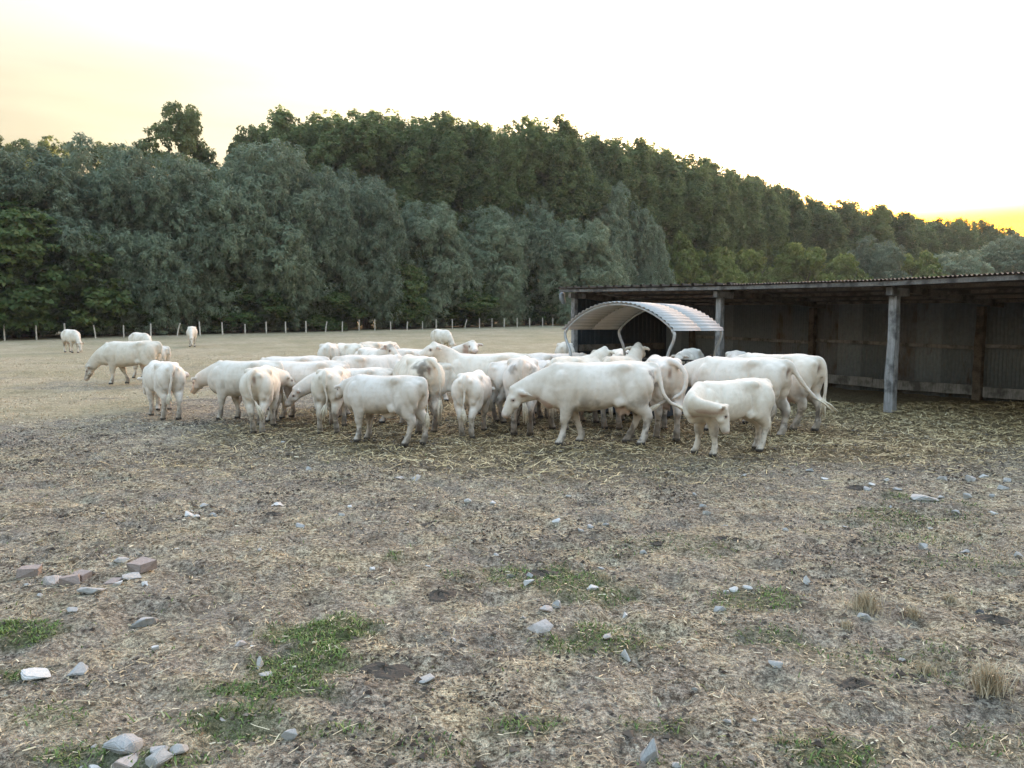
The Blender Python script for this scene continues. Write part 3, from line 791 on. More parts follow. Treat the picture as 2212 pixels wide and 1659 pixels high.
SHAPE = {'willow': (18., 11.), 'poplar': (30., 9.), 'maple': (11., 10.), 'hazel': (11., 10.), 'oak': (25., 10.)}
def crown_mesh(kind, seed):
    rng = np.random.default_rng(seed)
    H, W = SHAPE[kind]
    low = kind in ('maple', 'hazel')
    nl = {'willow': 50, 'poplar': 105, 'oak': 64}.get(kind, 46)
    per = {'willow': 1250, 'poplar': 680, 'oak': 760}.get(kind, 820)
    if kind == 'willow':  z0, prof = .10, lambda t: np.sin(np.pi * np.clip(t, 0, 1) ** .9) ** .42
    elif kind == 'poplar': z0, prof = .12, lambda t: np.sin(np.pi * np.clip(t, 0, 1) ** 1.25) ** .40
    elif low: z0, prof = .02, lambda t: np.sin(np.pi * np.clip(t * .9 + .06, 0, 1) ** .75) ** .6
    else: z0, prof = .25, lambda t: np.sin(np.pi * np.clip(t, 0, 1) ** .8) ** .6
    P = []; A = []; N = []; T = []
    for i in range(nl):
        t = (i + rng.random()) / nl * .96 + .02
        ang = rng.random() * 6.283
        rad = W / 2 * prof(np.array(t)) * np.sqrt(rng.uniform(.30, .86))
        c = np.array((math.cos(ang) * rad, math.sin(ang) * rad, H * (z0 + (1 - z0) * t * .94)))
        R = {'willow': rng.uniform(1.1, 2.6), 'poplar': rng.uniform(1.0, 1.9)}.get(kind, rng.uniform(.9, 1.8)) * (1 - .35 * t ** 3)
        n = int(per * (R / 1.4) ** 2)
        ns = int(16 * R * R) + 4                                                     # every lobe is made of small leaf clumps
        e = rng.normal(size=(ns, 3)) + np.array((math.cos(ang), math.sin(ang), .6)) * .7
        e /= np.linalg.norm(e, axis=1)[:, None]
        er = R * (.45 + .75 * rng.random(ns) ** .6)
        k = rng.integers(0, ns, n)
        dd = rng.normal(size=(n, 3)) + e[k] * .6 + np.array((0, 0, .35)); dd /= np.linalg.norm(dd, axis=1)[:, None]
        cr = rng.uniform(.22, .52, ns)[k] * rng.random(n) ** .2
        q = e[k] * er[k][:, None] + dd * cr[:, None]
        rr = np.linalg.norm(q, axis=1); d = dd * .7 + q / np.maximum(rr, .05)[:, None] * .5
        d /= np.linalg.norm(d, axis=1)[:, None]
        st = {'willow': (1, 1, 1.3), 'poplar': (.9, .9, 1.5), 'oak': (1.1, 1.1, .95)}.get(kind, (1.15, 1.15, .8))
        P.append(c + q * np.array(st))
        if kind == 'willow': a = d * .5 + np.array((0, 0, -.6)) + rng.normal(size=(n, 3)) * .45
        elif kind == 'poplar': a = d * .4 + rng.normal(size=(n, 3)) * .9
        else: a = d * .6 + np.array((0, 0, -.3)) + rng.normal(size=(n, 3)) * .6
        A.append(a); N.append(d + np.array((0, 0, .25)) + rng.normal(size=(n, 3)) * .5)
        T.append(np.clip(rng.normal(.34, .17, n) + rng.normal(0, .10), 0, .85))
    P = np.vstack(P); A = np.vstack(A); N = np.vstack(N); T = np.concatenate(T); n = len(P)
    P[:, 2] = np.maximum(P[:, 2], .35)
    ln = {'willow': (.24, .46), 'poplar': (.20, .36)}.get(kind, (.24, .44))
    wd = {'willow': (.10, .18), 'poplar': (.20, .34), 'oak': (.18, .34)}.get(kind, (.22, .40))
    v, f = leaf_tris(P, A, N, rng.uniform(*ln, n), rng.uniform(*wd, n))
    # larger inner faces added to block light and darken the crown's heart
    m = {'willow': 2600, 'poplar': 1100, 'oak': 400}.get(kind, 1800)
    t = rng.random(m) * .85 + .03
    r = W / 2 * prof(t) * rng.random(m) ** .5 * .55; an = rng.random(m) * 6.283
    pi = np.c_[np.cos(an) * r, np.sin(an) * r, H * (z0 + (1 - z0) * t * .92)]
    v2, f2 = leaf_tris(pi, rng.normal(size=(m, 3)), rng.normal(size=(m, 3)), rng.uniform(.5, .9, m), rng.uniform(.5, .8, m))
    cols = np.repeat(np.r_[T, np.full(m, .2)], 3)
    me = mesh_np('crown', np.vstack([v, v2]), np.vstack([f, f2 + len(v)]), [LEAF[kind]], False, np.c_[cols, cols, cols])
    return me, H, W

def trunk_mesh(kind, seed):
    rr = random.Random(seed)
    H = SHAPE[kind][0]
    mb = MB()
    stems = 1 if kind in ('poplar', 'oak') else 3
    for s in range(stems):
        lx, ly = rr.uniform(-1, 1) * (stems > 1) * 1.6, rr.uniform(-1, 1) * (stems > 1) * 1.6
        r0 = {'willow': .32, 'poplar': .34, 'maple': .2, 'hazel': .2, 'oak': .4}[kind] * rr.uniform(.8, 1.1)
        pts = [(lx * q * q * 1.6 + rr.uniform(-.12, .12) + lx * .25, ly * q * q * 1.6 + rr.uniform(-.12, .12) + ly * .25, -0.3 + H * .82 * q) for q in (0, .08, .25, .45, .7, 1)]
        mb.tube(pts, [r0 * 1.3, r0, r0 * .8, r0 * .6, r0 * .35, r0 * .1], 8)
        for b in range(9):
            q = rr.uniform(.2, .85); z = H * .82 * q
            bx, by = lx * q * q * 1.6 + lx * .25, ly * q * q * 1.6 + ly * .25
            a = rr.uniform(0, 6.28); l = rr.uniform(1.5, 3.6)
            up = {'poplar': 1.6, 'willow': .9, 'maple': .7, 'hazel': .7, 'oak': .9}[kind]
            mb.tube([(bx, by, z), (bx + math.cos(a) * l * .5, by + math.sin(a) * l * .5, z + l * up * .45), (bx + math.cos(a) * l, by + math.sin(a) * l, z + l * up * .8)], [r0 * .38 * (1.1 - q), r0 * .25 * (1.1 - q), .02], 6)
    me = mesh_np('trunk', np.array(mb.v), mb.f, [M_BARK], True)
    return me

TREE_TEXT = {
    'willow': ('willow_tree', 'willow with drooping grey-green foliage growing behind the wire fence', 'grey-green willows behind the fence'),
    'poplar': ('poplar_tree', 'tall poplar in the long row rising behind the willows', 'row of tall poplars'),
    'maple':  ('maple_tree', 'low dark green broadleaf tree growing among the willows', 'dark broadleaf trees among the willows'),
    'hazel':  ('hazel_tree', 'rounded yellow-green tree showing above the shed roof', 'yellow-green trees beyond the shed'),
    'oak':    ('broadleaf_tree', 'tall loose-crowned tree standing out above the willows', 'tall loose trees above the willows'),
}
TREE_SPECIAL = {6: 'big round-topped tree standing highest above the willows, sky showing through its crown',
                8: 'broad domed willow, widest and tallest of the grey-green row',
                0: 'willow overhanging the end of the fence, farthest from the shed', 12: 'low broad willow beside the domed pair, dark bush at its foot', 13: 'rounded willow with a stepped shoulder, next to the shed side',
                14: 'domed willow standing directly behind the shed corner', 24: 'small round grey willow peeping over the shed roof', 28: 'willow beyond the closed end of the shed row',
                16: 'slender bluish willow rising behind the shed roof'}
CROWNS = {k: [(crown_mesh(k, 100 + 7 * i + ord(k[0])), trunk_mesh(k, 50 + i)) for i in range(n)] for k, n in (('willow', 4), ('poplar', 3), ('maple', 2), ('hazel', 2), ('oak', 2))}
rt = random.Random(11)
for i, (kind, x, y, h, w) in enumerate(TREES):
    (cm, H, W), tm = CROWNS[kind][rt.randrange(len(CROWNS[kind]))]
    name, lab, grp = TREE_TEXT[kind]
    root = empty(name, (x, y, float(pasture_rise(y))), rt.uniform(0, 6.28))
    s = w / W * (1.22 if kind == 'poplar' else .92 if kind == 'willow' else 1.04)
    root.scale = (s, s * rt.uniform(.92, 1.08), h / H * (.96 if kind == 'willow' else 1.0))
    tag(root, TREE_SPECIAL.get(i, lab), 'tree', grp)
    link(bpy.data.objects.new('trunk', tm), root)
    link(bpy.data.objects.new('crown', cm), root)

# undergrowth along the wood's edge, its leaf tint darkened to stand for shade
def build_undergrowth():
    rng = np.random.default_rng(8)
    line = np.array([(-75, 60), (-41, 71), (-20, 90), (0, 106), (20, 120), (60, 138), (110, 155), (160, 200)], float)
    seg = np.linalg.norm(np.diff(line, axis=0), axis=1); cum = np.r_[0, np.cumsum(seg)]
    n = 30000
    s = rng.random(n) * cum[-1]
    px = np.interp(s, cum, line[:, 0]); py = np.interp(s, cum, line[:, 1])
    off = rng.gamma(2.0, 2.2, n)
    px = px - off * .55; py = py + off * .84
    top = 1.4 + 3.4 * VN.fbm(np.c_[s * .16, off * .1], 3) + .10 * off
    z = pasture_rise(py) + top * rng.random(n) ** .6
    v, f = leaf_quads(np.c_[px, py, z], rng.normal(size=(n, 3)) + np.array((0, 0, .2)), rng.uniform(.4, .8, n), rng.uniform(.25, .5, n), rng)
    t = np.repeat(np.clip(rng.normal(.08, .08, n), 0, .4), 4)
    o = mesh_obj('undergrowth', v, f, LEAF['maple'], None, False, np.c_[t, t, t])
    tag(o, 'undergrowth along the foot of the wood with shade painted into its leaves', 'undergrowth', kind='stuff')
build_undergrowth()

# ------------------------------------------------------------------ pasture fence
M_POST = mat_plain('split_chestnut', (.56, .52, .45), .85, .25, 5)
M_WIRE = mat_plain('rusty_wire', (.10, .08, .065), .6, .3, 5)
def build_fence():
    root = empty('pasture_fence', (FENCE[0][0], FENCE[0][1], float(pasture_rise(FENCE[0][1]))))
    tag(root, 'wire fence with uneven pale wooden stakes along the foot of the wood', 'fence')
    ox, oy, oz = root.location
    rr = random.Random(4)
    tops = []
    for x, y, h, ln in FENCE:
        z = float(pasture_rise(y))
        mb = MB(); r = rr.uniform(.058, .075)
        mb.tube([(x - ox, y - oy, z - oz - .3), (x - ox + ln * h * .5 + rr.uniform(-.015, .015), y - oy, z - oz + h * .5), (x - ox + ln * h, y - oy, z - oz + h)], [r, r * rr.uniform(.85, 1.05), r * .85], 7)
        mb.obj('post', M_POST, root)
        tops.append((x - ox, y - oy, z - oz, ln, h))
    for k, hh in enumerate((.35, .68, 1.0)):
        mb = MB()
        for a, b in zip(tops[:-1], tops[1:]):
            p = (a[0] + a[3] * hh, a[1] - .06, a[2] + hh); q = (b[0] + b[3] * hh, b[1] - .06, b[2] + hh)
            m_ = tuple((p[i] + q[i]) / 2 - (.04 if i == 2 else 0) for i in range(3))
            mb.tube([p, m_, q], [.006] * 3, 4)
        mb.obj('wire', M_WIRE, root)
build_fence()
# ------------------------------------------------------------------ cattle shed
def mat_wood(name, lo, hi, stretch=(14, 14, 1.2)):
    m, nt, b = new_mat(name)
    tc = nt.nodes.new('ShaderNodeTexCoord'); mp = nd(nt, 'ShaderNodeMapping'); mp.inputs['Scale'].default_value = stretch
    nt.links.new(tc.outputs['Object'], mp.inputs['Vector'])
    g = noise_tex(nt, 2.2, 6, .7, mp.outputs['Vector']); s = noise_tex(nt, 3.5, 4, .6, tc.outputs['Object'])
    c = mixc(nt, ramp(nt, s, [(.36, (.8, .8, .8)), (.55, (0, 0, 0))]), ramp(nt, g, [(.3, lo), (.7, hi)]), tuple(x * .35 for x in lo))
    nt.links.new(c, b.inputs['Base Color']); b.inputs['Roughness'].default_value = .9
    bump(nt, b, g, .6, .012)
    return m
def mat_metal(name, col, rust, amount, rough=.55, metal=.15):
    m, nt, b = new_mat(name)
    tc = nt.nodes.new('ShaderNodeTexCoord'); mp = nd(nt, 'ShaderNodeMapping'); mp.inputs['Scale'].default_value = (1, 1, .35)
    nt.links.new(tc.outputs['Object'], mp.inputs['Vector'])
    n = noise_tex(nt, 2.0, 6, .68, mp.outputs['Vector']); n2 = noise_tex(nt, 11, 4, .6)
    base = ramp(nt, n2, [(.3, tuple(c * .75 for c in col)), (.7, col)])
    mask = ramp(nt, n, [(.62 - amount * .3, (0, 0, 0)), (.72 - amount * .2, (1, 1, 1))])
    nt.links.new(mixc(nt, mask, base, rust), b.inputs['Base Color'])
    inv = nd(nt, 'ShaderNodeMath', operation='MULTIPLY_ADD'); nt.links.new(mask, inv.inputs[0]); inv.inputs[1].default_value = -metal; inv.inputs[2].default_value = metal
    nt.links.new(inv.outputs[0], b.inputs['Metallic'])
    b.inputs['Roughness'].default_value = rough
    return m
M_WOOD_G = mat_wood('weathered_grey_timber', (.17, .165, .16), (.38, .37, .36))
M_WOOD_F = mat_wood('grey_fascia_timber', (.12, .115, .11), (.26, .255, .25), (1.2, 14, 14))
M_WOOD_B = mat_wood('dark_brown_timber', (.10, .082, .066), (.20, .165, .135), (1.2, 14, 14))
M_SHEET = [mat_metal('galvanised_sheet', (.29, .33, .36), (.15, .11, .09), .05), mat_metal('rusty_sheet', (.23, .24, .25), (.13, .09, .07), .35), mat_metal('dull_grey_sheet', (.21, .24, .26), (.12, .09, .075), .1)]
M_DARKPANEL = mat_metal('dark_blue_panel', (.045, .055, .065), (.05, .04, .03), .1, .6, .1)
M_ROOF = mat_metal('old_roof_sheet', (.085, .072, .062), (.055, .042, .033), .5, .6, .05)
U = np.array((.512, -.859)); N = np.array((.859, .512)); A0 = np.array((2.17, 27.9))
def shed_pt(s, t, z): return (A0[0] + U[0] * s + N[0] * t, A0[1] + U[1] * s + N[1] * t, z)

def corrugated(p0, du, L, w, pitch, amp, thick=.004, prof='sine'):
    """sheet: starts at p0, waves run across du (unit, width w), ribs run along vector L"""
    p0, du, L = np.array(p0, float), np.array(du, float), np.array(L, float)
    nrm = np.cross(du, L); nrm /= np.linalg.norm(nrm)
    if prof == 'sine':
        k = int(w / pitch * 8) + 1
        u = np.linspace(0, w, k); h = amp * np.sin(u / pitch * 2 * np.pi)
    else:
        u = []; h = []; a = 0
        while a < w - 1e-6:
            for du_, hh in ((0, 0), (.36, 0), (.40, 1), (.60, 1), (.64, 0)):
                u.append(a + du_ * pitch); h.append(hh * amp)
            a += pitch
        u.append(w); h.append(0); u = np.array(u); h = np.array(h)
    top = p0 + u[:, None] * du + h[:, None] * nrm
    V = np.vstack([top, top + L, top - nrm * thick, top + L - nrm * thick]); k = len(u)
    F = []
    for i in range(k - 1):
        F.append([i, i + 1, k + i + 1, k + i]); F.append([2 * k + i + 1, 2 * k + i, 3 * k + i, 3 * k + i + 1])
        F.append([i + 1, i, 2 * k + i, 2 * k + i + 1]); F.append([k + i, k + i + 1, 3 * k + i + 1, 3 * k + i])
    F.append([0, k, 3 * k, 2 * k]); F.append([k - 1, 3 * k - 1, 4 * k - 1, 2 * k - 1])
    return V, F

def build_shed():
    rr = random.Random(21)
    root = empty('cattle_shed', (A0[0], A0[1], 0))
    tag(root, 'long open-fronted cattle shed of grey posts and corrugated iron sheets', 'shed')
    off = np.array((A0[0], A0[1], 0))
    def S(s, t, z): return tuple(np.array(shed_pt(s, t, z)) - off)
    LEN = 19.0; DEP = 4.5
    eave = lambda s: float(np.interp(s, [-1, 0, 7.2, 12.4, 20], [3.17, 3.15, 3.0, 2.93, 2.97]))
    backz = lambda s: float(np.interp(s, [0, 19], [2.62, 2.50]))
    # front posts: hewn, uneven
    def post(s, t, h, w, name, mat=M_WOOD_G):
        V = []; k = 9
        for i in range(k):
            z = -.25 + (h + .25) * i / (k - 1)
            q = w * (1.06 - .12 * i / (k - 1))
            jx, jy = rr.uniform(-.012, .012), rr.uniform(-.012, .012)
            for a, b in ((-1, -1), (1, -1), (1, 1), (-1, 1)):
                V.append(S(s + a * q / 2 + jx + rr.uniform(-.01, .01), t + b * q * .42 + jy + rr.uniform(-.01, .01), z))
        F = [[0, 3, 2, 1], [4 * (k - 1) + j for j in range(4)]]
        for i in range(k - 1):
            for j in range(4):
                F.append([4 * i + j, 4 * i + (j + 1) % 4, 4 * i + 4 + (j + 1) % 4, 4 * i + 4 + j])
        o = mesh_obj(name, np.array(V), F, mat, root)
        m = o.modifiers.new('bevel', 'BEVEL'); m.width = .015; m.segments = 2
        return o
    for s in (0.15, 7.2, 12.42, 17.7):
        fp = post(s, 0, eave(s) - .34, .205, 'post')
        bp = MB(); bp.beam(S(s, -.22, eave(s) - .24), S(s, .45, eave(s) - .26), .16, .18); bp.obj('bracket', M_WOOD_G, fp, bevel=.015)
        rf = MB(); rf.beam(S(s, .05, eave(s) - .145), S(s, DEP, backz(s) - .10), .10, .16); rf.obj('rafter', M_WOOD_B, root)
    for s in (1.6, 6.9, 12.0, 17.2):
        post(s, DEP - .14, backz(s) - .15, .20, 'back_post', M_WOOD_B)
    # fascia boards along the eave, butted end to end
    for a, b in ((-.3, 3.4), (3.41, 7.35), (7.36, 12.36), (12.37, 19.0)):
        mb = MB(); mb.beam(S(a, -.34, eave(a) - .075), S(b, -.34, eave(b) - .075),   .04, .10); mb.obj('fascia_board', M_WOOD_F, root, bevel=.006)
    for t in (.9, 2.0, 3.1, 4.1):
        mb = MB()
        for a, b in ((-.2, 7.2), (7.2, 12.4), (12.4, 19)):
            za = eave(a) + (backz(a) - eave(a)) * t / DEP - .055; zb = eave(b) + (backz(b) - eave(b)) * t / DEP - .055
            mb.beam(S(a, t, za), S(b, t, zb), .06, .08)
        mb.obj('purlin', M_WOOD_B, root)
    # roof sheets
    s = -.45
    while s < LEN:
        w = .90 if s < 7.2 else .86
        p = np.array(S(s, -.42, eave(s) + .012 + .006 * rr.random())); q = np.array(S(s + w, -.42, eave(s + w) + .012))
        L = np.array(S(s, DEP + .2, backz(s) + .03)) - p
        du = (q - p) / np.linalg.norm(q - p)
        V, F = corrugated(p, du, L, w + .05, .45 if s < 7.2 else .095, .07 if s < 7.2 else .018, .003, 'box' if s < 7.2 else 'sine')
        mesh_obj('roof_sheet', V, F, M_ROOF, root, False)
        s += w
    # back wall: tall sheets, uneven bottoms
    s = -.02
    while s < LEN:
        w = rr.uniform(.78, .92)
        zb = rr.uniform(-.12, -.05)
        p = np.array(S(s, DEP + rr.uniform(0, .02), zb)); L = np.array((0, 0, backz(s) - zb + .02))
        V, F = corrugated(p, (U[0], U[1], 0), L, w + .05, .095, .011, .003)
        mesh_obj('wall_sheet', V, F, M_SHEET[rr.choice([0, 0, 1, 2, 2])], root, True)
        s += w
    # end wall away from the camera: dark upright panels
    t = .12
    while t < DEP - .05:
        w = min(.62, DEP - t)
        p = np.array(S(.02, t, .15)); L = np.array((0, 0, 3.0 - .13 * t - .25))
        V, F = corrugated(p, (N[0], N[1], 0), L, w + .02, .2, .018, .003, 'box')
        mesh_obj('end_panel', V, F, M_DARKPANEL, root)
        t += w
    for z, hh in ((1.02, .24), (.2, .3)):
        mb = MB(); mb.beam(S(.14, .2, z), S(.14, DEP - .2, z), .07, hh); mb.obj('end_board', M_WOOD_B, root, bevel=.008)
    mb = MB(); mb.beam(S(.14, .15, 2.93), S(.14, DEP - .1, 2.45), .09, .17); mb.obj('end_beam', M_WOOD_B, root)
    # rails and kick boards on the back wall
    for a, b in ((1.8, 6.8), (7.05, 11.9), (12.15, 17.1)):
        mb = MB(); mb.beam(S(a, DEP - .16, 1.40 + rr.uniform(-.03, .03)), S(b, DEP - .16, 1.36 + rr.uniform(-.03, .03)), .05, .10); mb.obj('rail', M_WOOD_G, root, bevel=.006)
        c = a + (b - a) * rr.uniform(.4, .6)
        for e, g in ((a, c - .01), (c + .01, b)):
            mb = MB(); mb.beam(S(e, DEP - .15, .22 + rr.uniform(-.03, .04)), S(g, DEP - .15, .20 + rr.uniform(-.03, .04)), .06, rr.uniform(.24, .30)); mb.obj('kick_board', M_WOOD_G, root, bevel=.006)
    # end of the gutter at the far corner
    mb = MB(); mb.tube([S(-.50, -.1, 2.98), S(-.52, -.08, 2.80), S(-.50, .0, 2.66)], [.11, .10, .09], 12); mb.obj('gutter_end', M_SHEET[0], root, True)
build_shed()

# ------------------------------------------------------------------ covered hay feeder
M_GALV = mat_metal('galvanised_tube', (.50, .53, .55), (.30, .26, .22), .05, .42, .6)
M_ARCH = mat_plain('galvanised_arch', (.46, .45, .435), .75, .07, 3)
M_TRAY = mat_metal('feeder_tray', (.06, .065, .07), (.08, .055, .04), .3, .7, .1)
M_HAY = mat_plain('hay', (.42, .33, .16), .95, .5, 25)
def build_feeder():
    cx, cy = 3.0, 17.5; W, L = 2.68, 2.45
    ph = math.radians(52)
    a = np.array((math.cos(ph), math.sin(ph), 0)); w = np.array((math.sin(ph), -math.cos(ph), 0)); up = np.array((0, 0, 1.))
    root = empty('hay_feeder', (cx, cy, 0))
    tag(root, 'round-roofed metal cattle feeder with arched corrugated cover on bent tube legs', 'feeder')
    lo, hi = 1.88, 2.44
    R = ((W / 2) ** 2 + (hi - lo) ** 2) / (2 * (hi - lo)); half = math.asin(W / 2 / R)
    arc = lambda th, r: w * (r * math.sin(th)) + up * (hi - R + r * math.cos(th))
    n = 28 * 8 + 1
    th = np.linspace(-half * 1.04, half * 1.04, n)
    rad = R + .014 * np.sin(np.arange(n) / 8 * 2 * np.pi)
    for i, (q0, q1, dz) in enumerate(((-L / 2 - .05, .04, 0.006), (-.0, L / 2 + .05, 0))):
        V = []
        for d in (0, -.003):
            for q in (q0, q1):
                for t_, r_ in zip(th, rad): V.append(arc(t_, r_ + d + dz) + a * q - up * .02 * (q / L + .5))
        F = []
        for j in range(n - 1):
            F += [[j, j + 1, n + j + 1, n + j], [2 * n + j + 1, 2 * n + j, 3 * n + j, 3 * n + j + 1], [j + 1, j, 2 * n + j, 2 * n + j + 1], [n + j, n + j + 1, 3 * n + j + 1, 3 * n + j]]
        F += [[0, n, 3 * n, 2 * n], [n - 1, 3 * n - 1, 4 * n - 1, 2 * n - 1]]
        mesh_obj('roof_sheet', np.array(V), F, M_ARCH, root, True)
    for q in (-L / 2 + .02, L / 2 - .02):
        mb = MB(); mb.tube([tuple(arc(t_, R - .045) + a * q) for t_ in np.linspace(-half, half, 17)], [.024] * 17, 8); mb.obj('roof_bow', M_GALV, root, True)
        for s in (-1, 1):
            P = lambda x, z: tuple(w * (s * x) + a * q + up * z)
            mb = MB()
            pts = catmull([P(W / 2 - .05, lo - .02), P(W / 2 + .005, lo - .12), P(W / 2 - .02, lo - .26), P(W / 2 - .11, lo - .46), P(W / 2 - .16, lo - .66), P(W / 2 - .16, 1.0), P(W / 2 - .16, .62)], 5)
            mb.tube([tuple(p) for p in pts], [.034] * len(pts), 10); lg = mb.obj('leg', M_GALV, root, True)
            mb = MB(); mb.tube([P(W / 2 - .16, 1.12), P(W / 2 - .16, .05)], [.045, .045], 10); mb.obj('leg_socket', M_TRAY, lg, True)
            mb = MB(); mb.tube([P(W / 2 - .24, 1.05), P(W / 2 - .24, 1.22)], [.012, .012], 6); mb.beam(P(W / 2 - .30, 1.23), P(W / 2 - .18, 1.23), .03, .02); mb.obj('clamp_screw', M_TRAY, lg)
    # tray and feed bars
    wi, li = W / 2 - .16, L / 2 - .02
    for s in (-1, 1):
        mb = MB(); mb.beam(tuple(w * (s * wi) - a * li + up * .36), tuple(w * (s * wi) + a * li + up * .36), .03, .60); mb.obj('tray_side', M_TRAY, root)
        mb = MB(); mb.beam(tuple(a * (s * li) - w * (wi - .02) + up * .36), tuple(a * (s * li) + w * (wi - .02) + up * .36), .03, .60); mb.obj('tray_side', M_TRAY, root)
        for z in (.74, 1.10):
            mb = MB(); mb.tube([tuple(w * (s * wi) - a * li + up * z), tuple(w * (s * wi) + a * li + up * z)], [.024, .024], 8); mb.obj('top_rail', M_TRAY, root, True)
            mb = MB(); mb.tube([tuple(a * (s * li) - w * wi + up * z), tuple(a * (s * li) + w * wi + up * z)], [.024, .024], 8); mb.obj('top_rail', M_TRAY, root, True)
        for k in range(1, 6):
            e = -1 + 2 * k / 6
            mb = MB(); mb.tube([tuple(w * (s * wi) + a * (li * (e - .06)) + up * .66), tuple(w * (s * wi) + a * (li * (e + .08)) + up * 1.10)], [.018, .018], 6); mb.obj('feed_bar', M_TRAY, root, True)
            mb = MB(); mb.tube([tuple(a * (s * li) + w * (wi * (e - .06)) + up * .66), tuple(a * (s * li) + w * (wi * (e + .08)) + up * 1.10)], [.018, .018], 6); mb.obj('feed_bar', M_TRAY, root, True)
    # hay lying in the tray
    rng = np.random.default_rng(3); k = 13
    gx, gy = np.meshgrid(np.linspace(-wi + .05, wi - .05, k), np.linspace(-li + .05, li - .05, k))
    hz = .52 + .22 * np.exp(-(gx ** 2 + gy ** 2) / .5) + rng.uniform(-.04, .04, gx.shape)
    V = gx.ravel()[:, None] * w + gy.ravel()[:, None] * a + hz.ravel()[:, None] * up
    i = np.arange(k * k).reshape(k, k)
    F = np.stack([i[:-1, :-1], i[:-1, 1:], i[1:, 1:], i[1:, :-1]], -1).reshape(-1, 4)
    o = mesh_obj('hay_heap', V + np.array((cx, cy, 0)), F, M_HAY, None)
    tag(o, 'heap of yellow hay lying in the covered feeder', 'hay', kind='stuff')
build_feeder()
# ------------------------------------------------------------------ the herd: label, place, heading in degrees, build and pose
SPECS = []
def beast(label, x, y, z, deg, **k):
    k.update(label=label, loc=(x, y, z), rz=math.radians(deg), seed=len(SPECS) * 13 + 3)
    SPECS.append(k)
beast('white cow grazing dry pasture near the fence, dark patches under its head', -26.33, 46, 0.045, -42, pose='graze', voxel=0.034, horns=1, udder=1, scale=0.97)
beast('white cow grazing behind the back of the large grazing cow', -19.29, 40, 0.0, -42, pose='graze', voxel=0.034, udder=1, scale=0.95)
beast('horned white cow grazing head-on in front of the fence', -22.03, 53, 0.15, -69, pose='graze', voxel=0.034, horns=1, udder=1, scale=0.97)
beast('large cream cow grazing at the edge of the pasture, muzzle to the ground', -12.19, 24.5, 0.0, 179, pose='graze', horns=0, legs=[(0.05, 0), (-0.32, 0), (-0.1, 0), (0.22, 0)], dirt=0.6, udder=1, scale=0.97)
beast('white calf seen from behind, standing apart on bare dirt', -7.45, 16.31, 0.0, 129, pose='low', legs=[(-0.1, 0.02), (0.1, 0), (0.12, 0.02), (-0.05, 0)], tail=[(-0.93, 0, 1.36), (-1.01, 0.02, 1.33), (-1.05, 0.04, 1.2), (-1.06, 0.06, 1.0), (-1.05, 0.1, 0.8), (-1.04, 0.12, 0.62)], calf=1, name='calf', cat='calf', scale=0.84)
beast('white calf half hidden behind the large grazing cow', -12.79, 27, 0.0, 170, pose='low', legs=[(0.1, 0), (-0.1, 0), (0.1, 0), (-0.1, 0)], calf=1, name='calf', cat='calf', scale=0.8)
beast('white calf looking sideways over the rump of another calf', -8.16, 17.9, 0.0, -66, pose=((1.12, 0.3, 1.3), (0.22, 0.92, -0.32)), neck_mid=(0.92, 0.06, 1.25), calf=1, name='calf', cat='calf', scale=0.75)
beast('white heifer facing the pasture with head lowered and ears out', -5.52, 15.8, 0.0, 162, pose=((1.38, -0.1, 0.98), (0.66, -0.2, -0.72)), legs=[(0.1, 0), (-0.18, 0), (0, 0), (0.1, 0)], name='heifer', ear_back=0.1, scale=0.87)
beast('young cream bull calf seen from behind, head turned to show one pink ear', -4.75, 14.55, 0.0, 99, pose=((1.22, -0.36, 1.12), (0.52, -0.55, -0.65)), male=1, legs=[(0.1, 0), (-0.1, 0), (0.05, -0.06), (-0.04, 0.04)], dirt=0.7, tail=[(-0.93, 0, 1.36), (-1.02, 0.05, 1.33), (-1.07, 0.1, 1.18), (-1.07, 0.08, 0.95), (-1.06, 0.0, 0.75), (-1.05, -0.08, 0.58)], calf=1, name='calf', cat='calf', scale=0.84)
beast('white cow whose back shows behind the heifer with lowered head', -5.08, 17.6, 0.0, 176, pose='graze', scale=0.87)
beast('white calf standing side-on between the bull calf and the sniffing calf', -4.32, 16.1, 0.0, 177, pose='low', legs=[(0.05, 0), (-0.08, 0), (0, 0), (0, 0)], calf=1, name='calf', cat='calf', scale=0.85)
beast('white calf seen from behind, tail hanging straight over a dark cleft', -3.38, 14.5, 0.0, 93, pose=((1.15, -0.35, 1.05), (0.5, -0.5, -0.7)), legs=[(0.1, 0), (-0.1, 0), (0.0, 0.02), (-0.0, -0.04)], dirt=0.7, calf=1, name='calf', cat='calf', scale=0.83)
beast('white calf sniffing low with its head past another calf', -3.2, 15.4, 0.0, 184, pose=((1.42, 0.06, 0.86), (0.62, 0.12, -0.72)), calf=1, name='calf', cat='calf', scale=0.78)
beast('stocky white calf standing side-on with thick muscled thighs', -2.17, 12.9, 0.0, 154, pose=((1.2, -0.25, 1.15), (0.75, -0.45, -0.5)), male=1, legs=[(0.05, 0), (0.02, 0), (0.12, 0), (-0.12, 0)], dirt=0.7, calf=1, name='calf', cat='calf', scale=0.81)
beast('white cow seen from behind with large grey dung stain beside its tail', -1.83, 14.62, 0.0, 111, pose='lower', patch=[(-1.0, 0.17, 1.22, 0.17, 0.85), (-1.0, 0.12, 1.06, 0.15, 0.75), (-0.95, 0.08, 0.95, 0.1, 0.6)], dirt=0.9, tail=[(-0.93, -0.01, 1.37), (-1.03, -0.07, 1.35), (-1.1, -0.15, 1.2), (-1.12, -0.18, 1.0), (-1.1, -0.18, 0.78), (-1.08, -0.17, 0.58)], udder=1, scale=0.985)
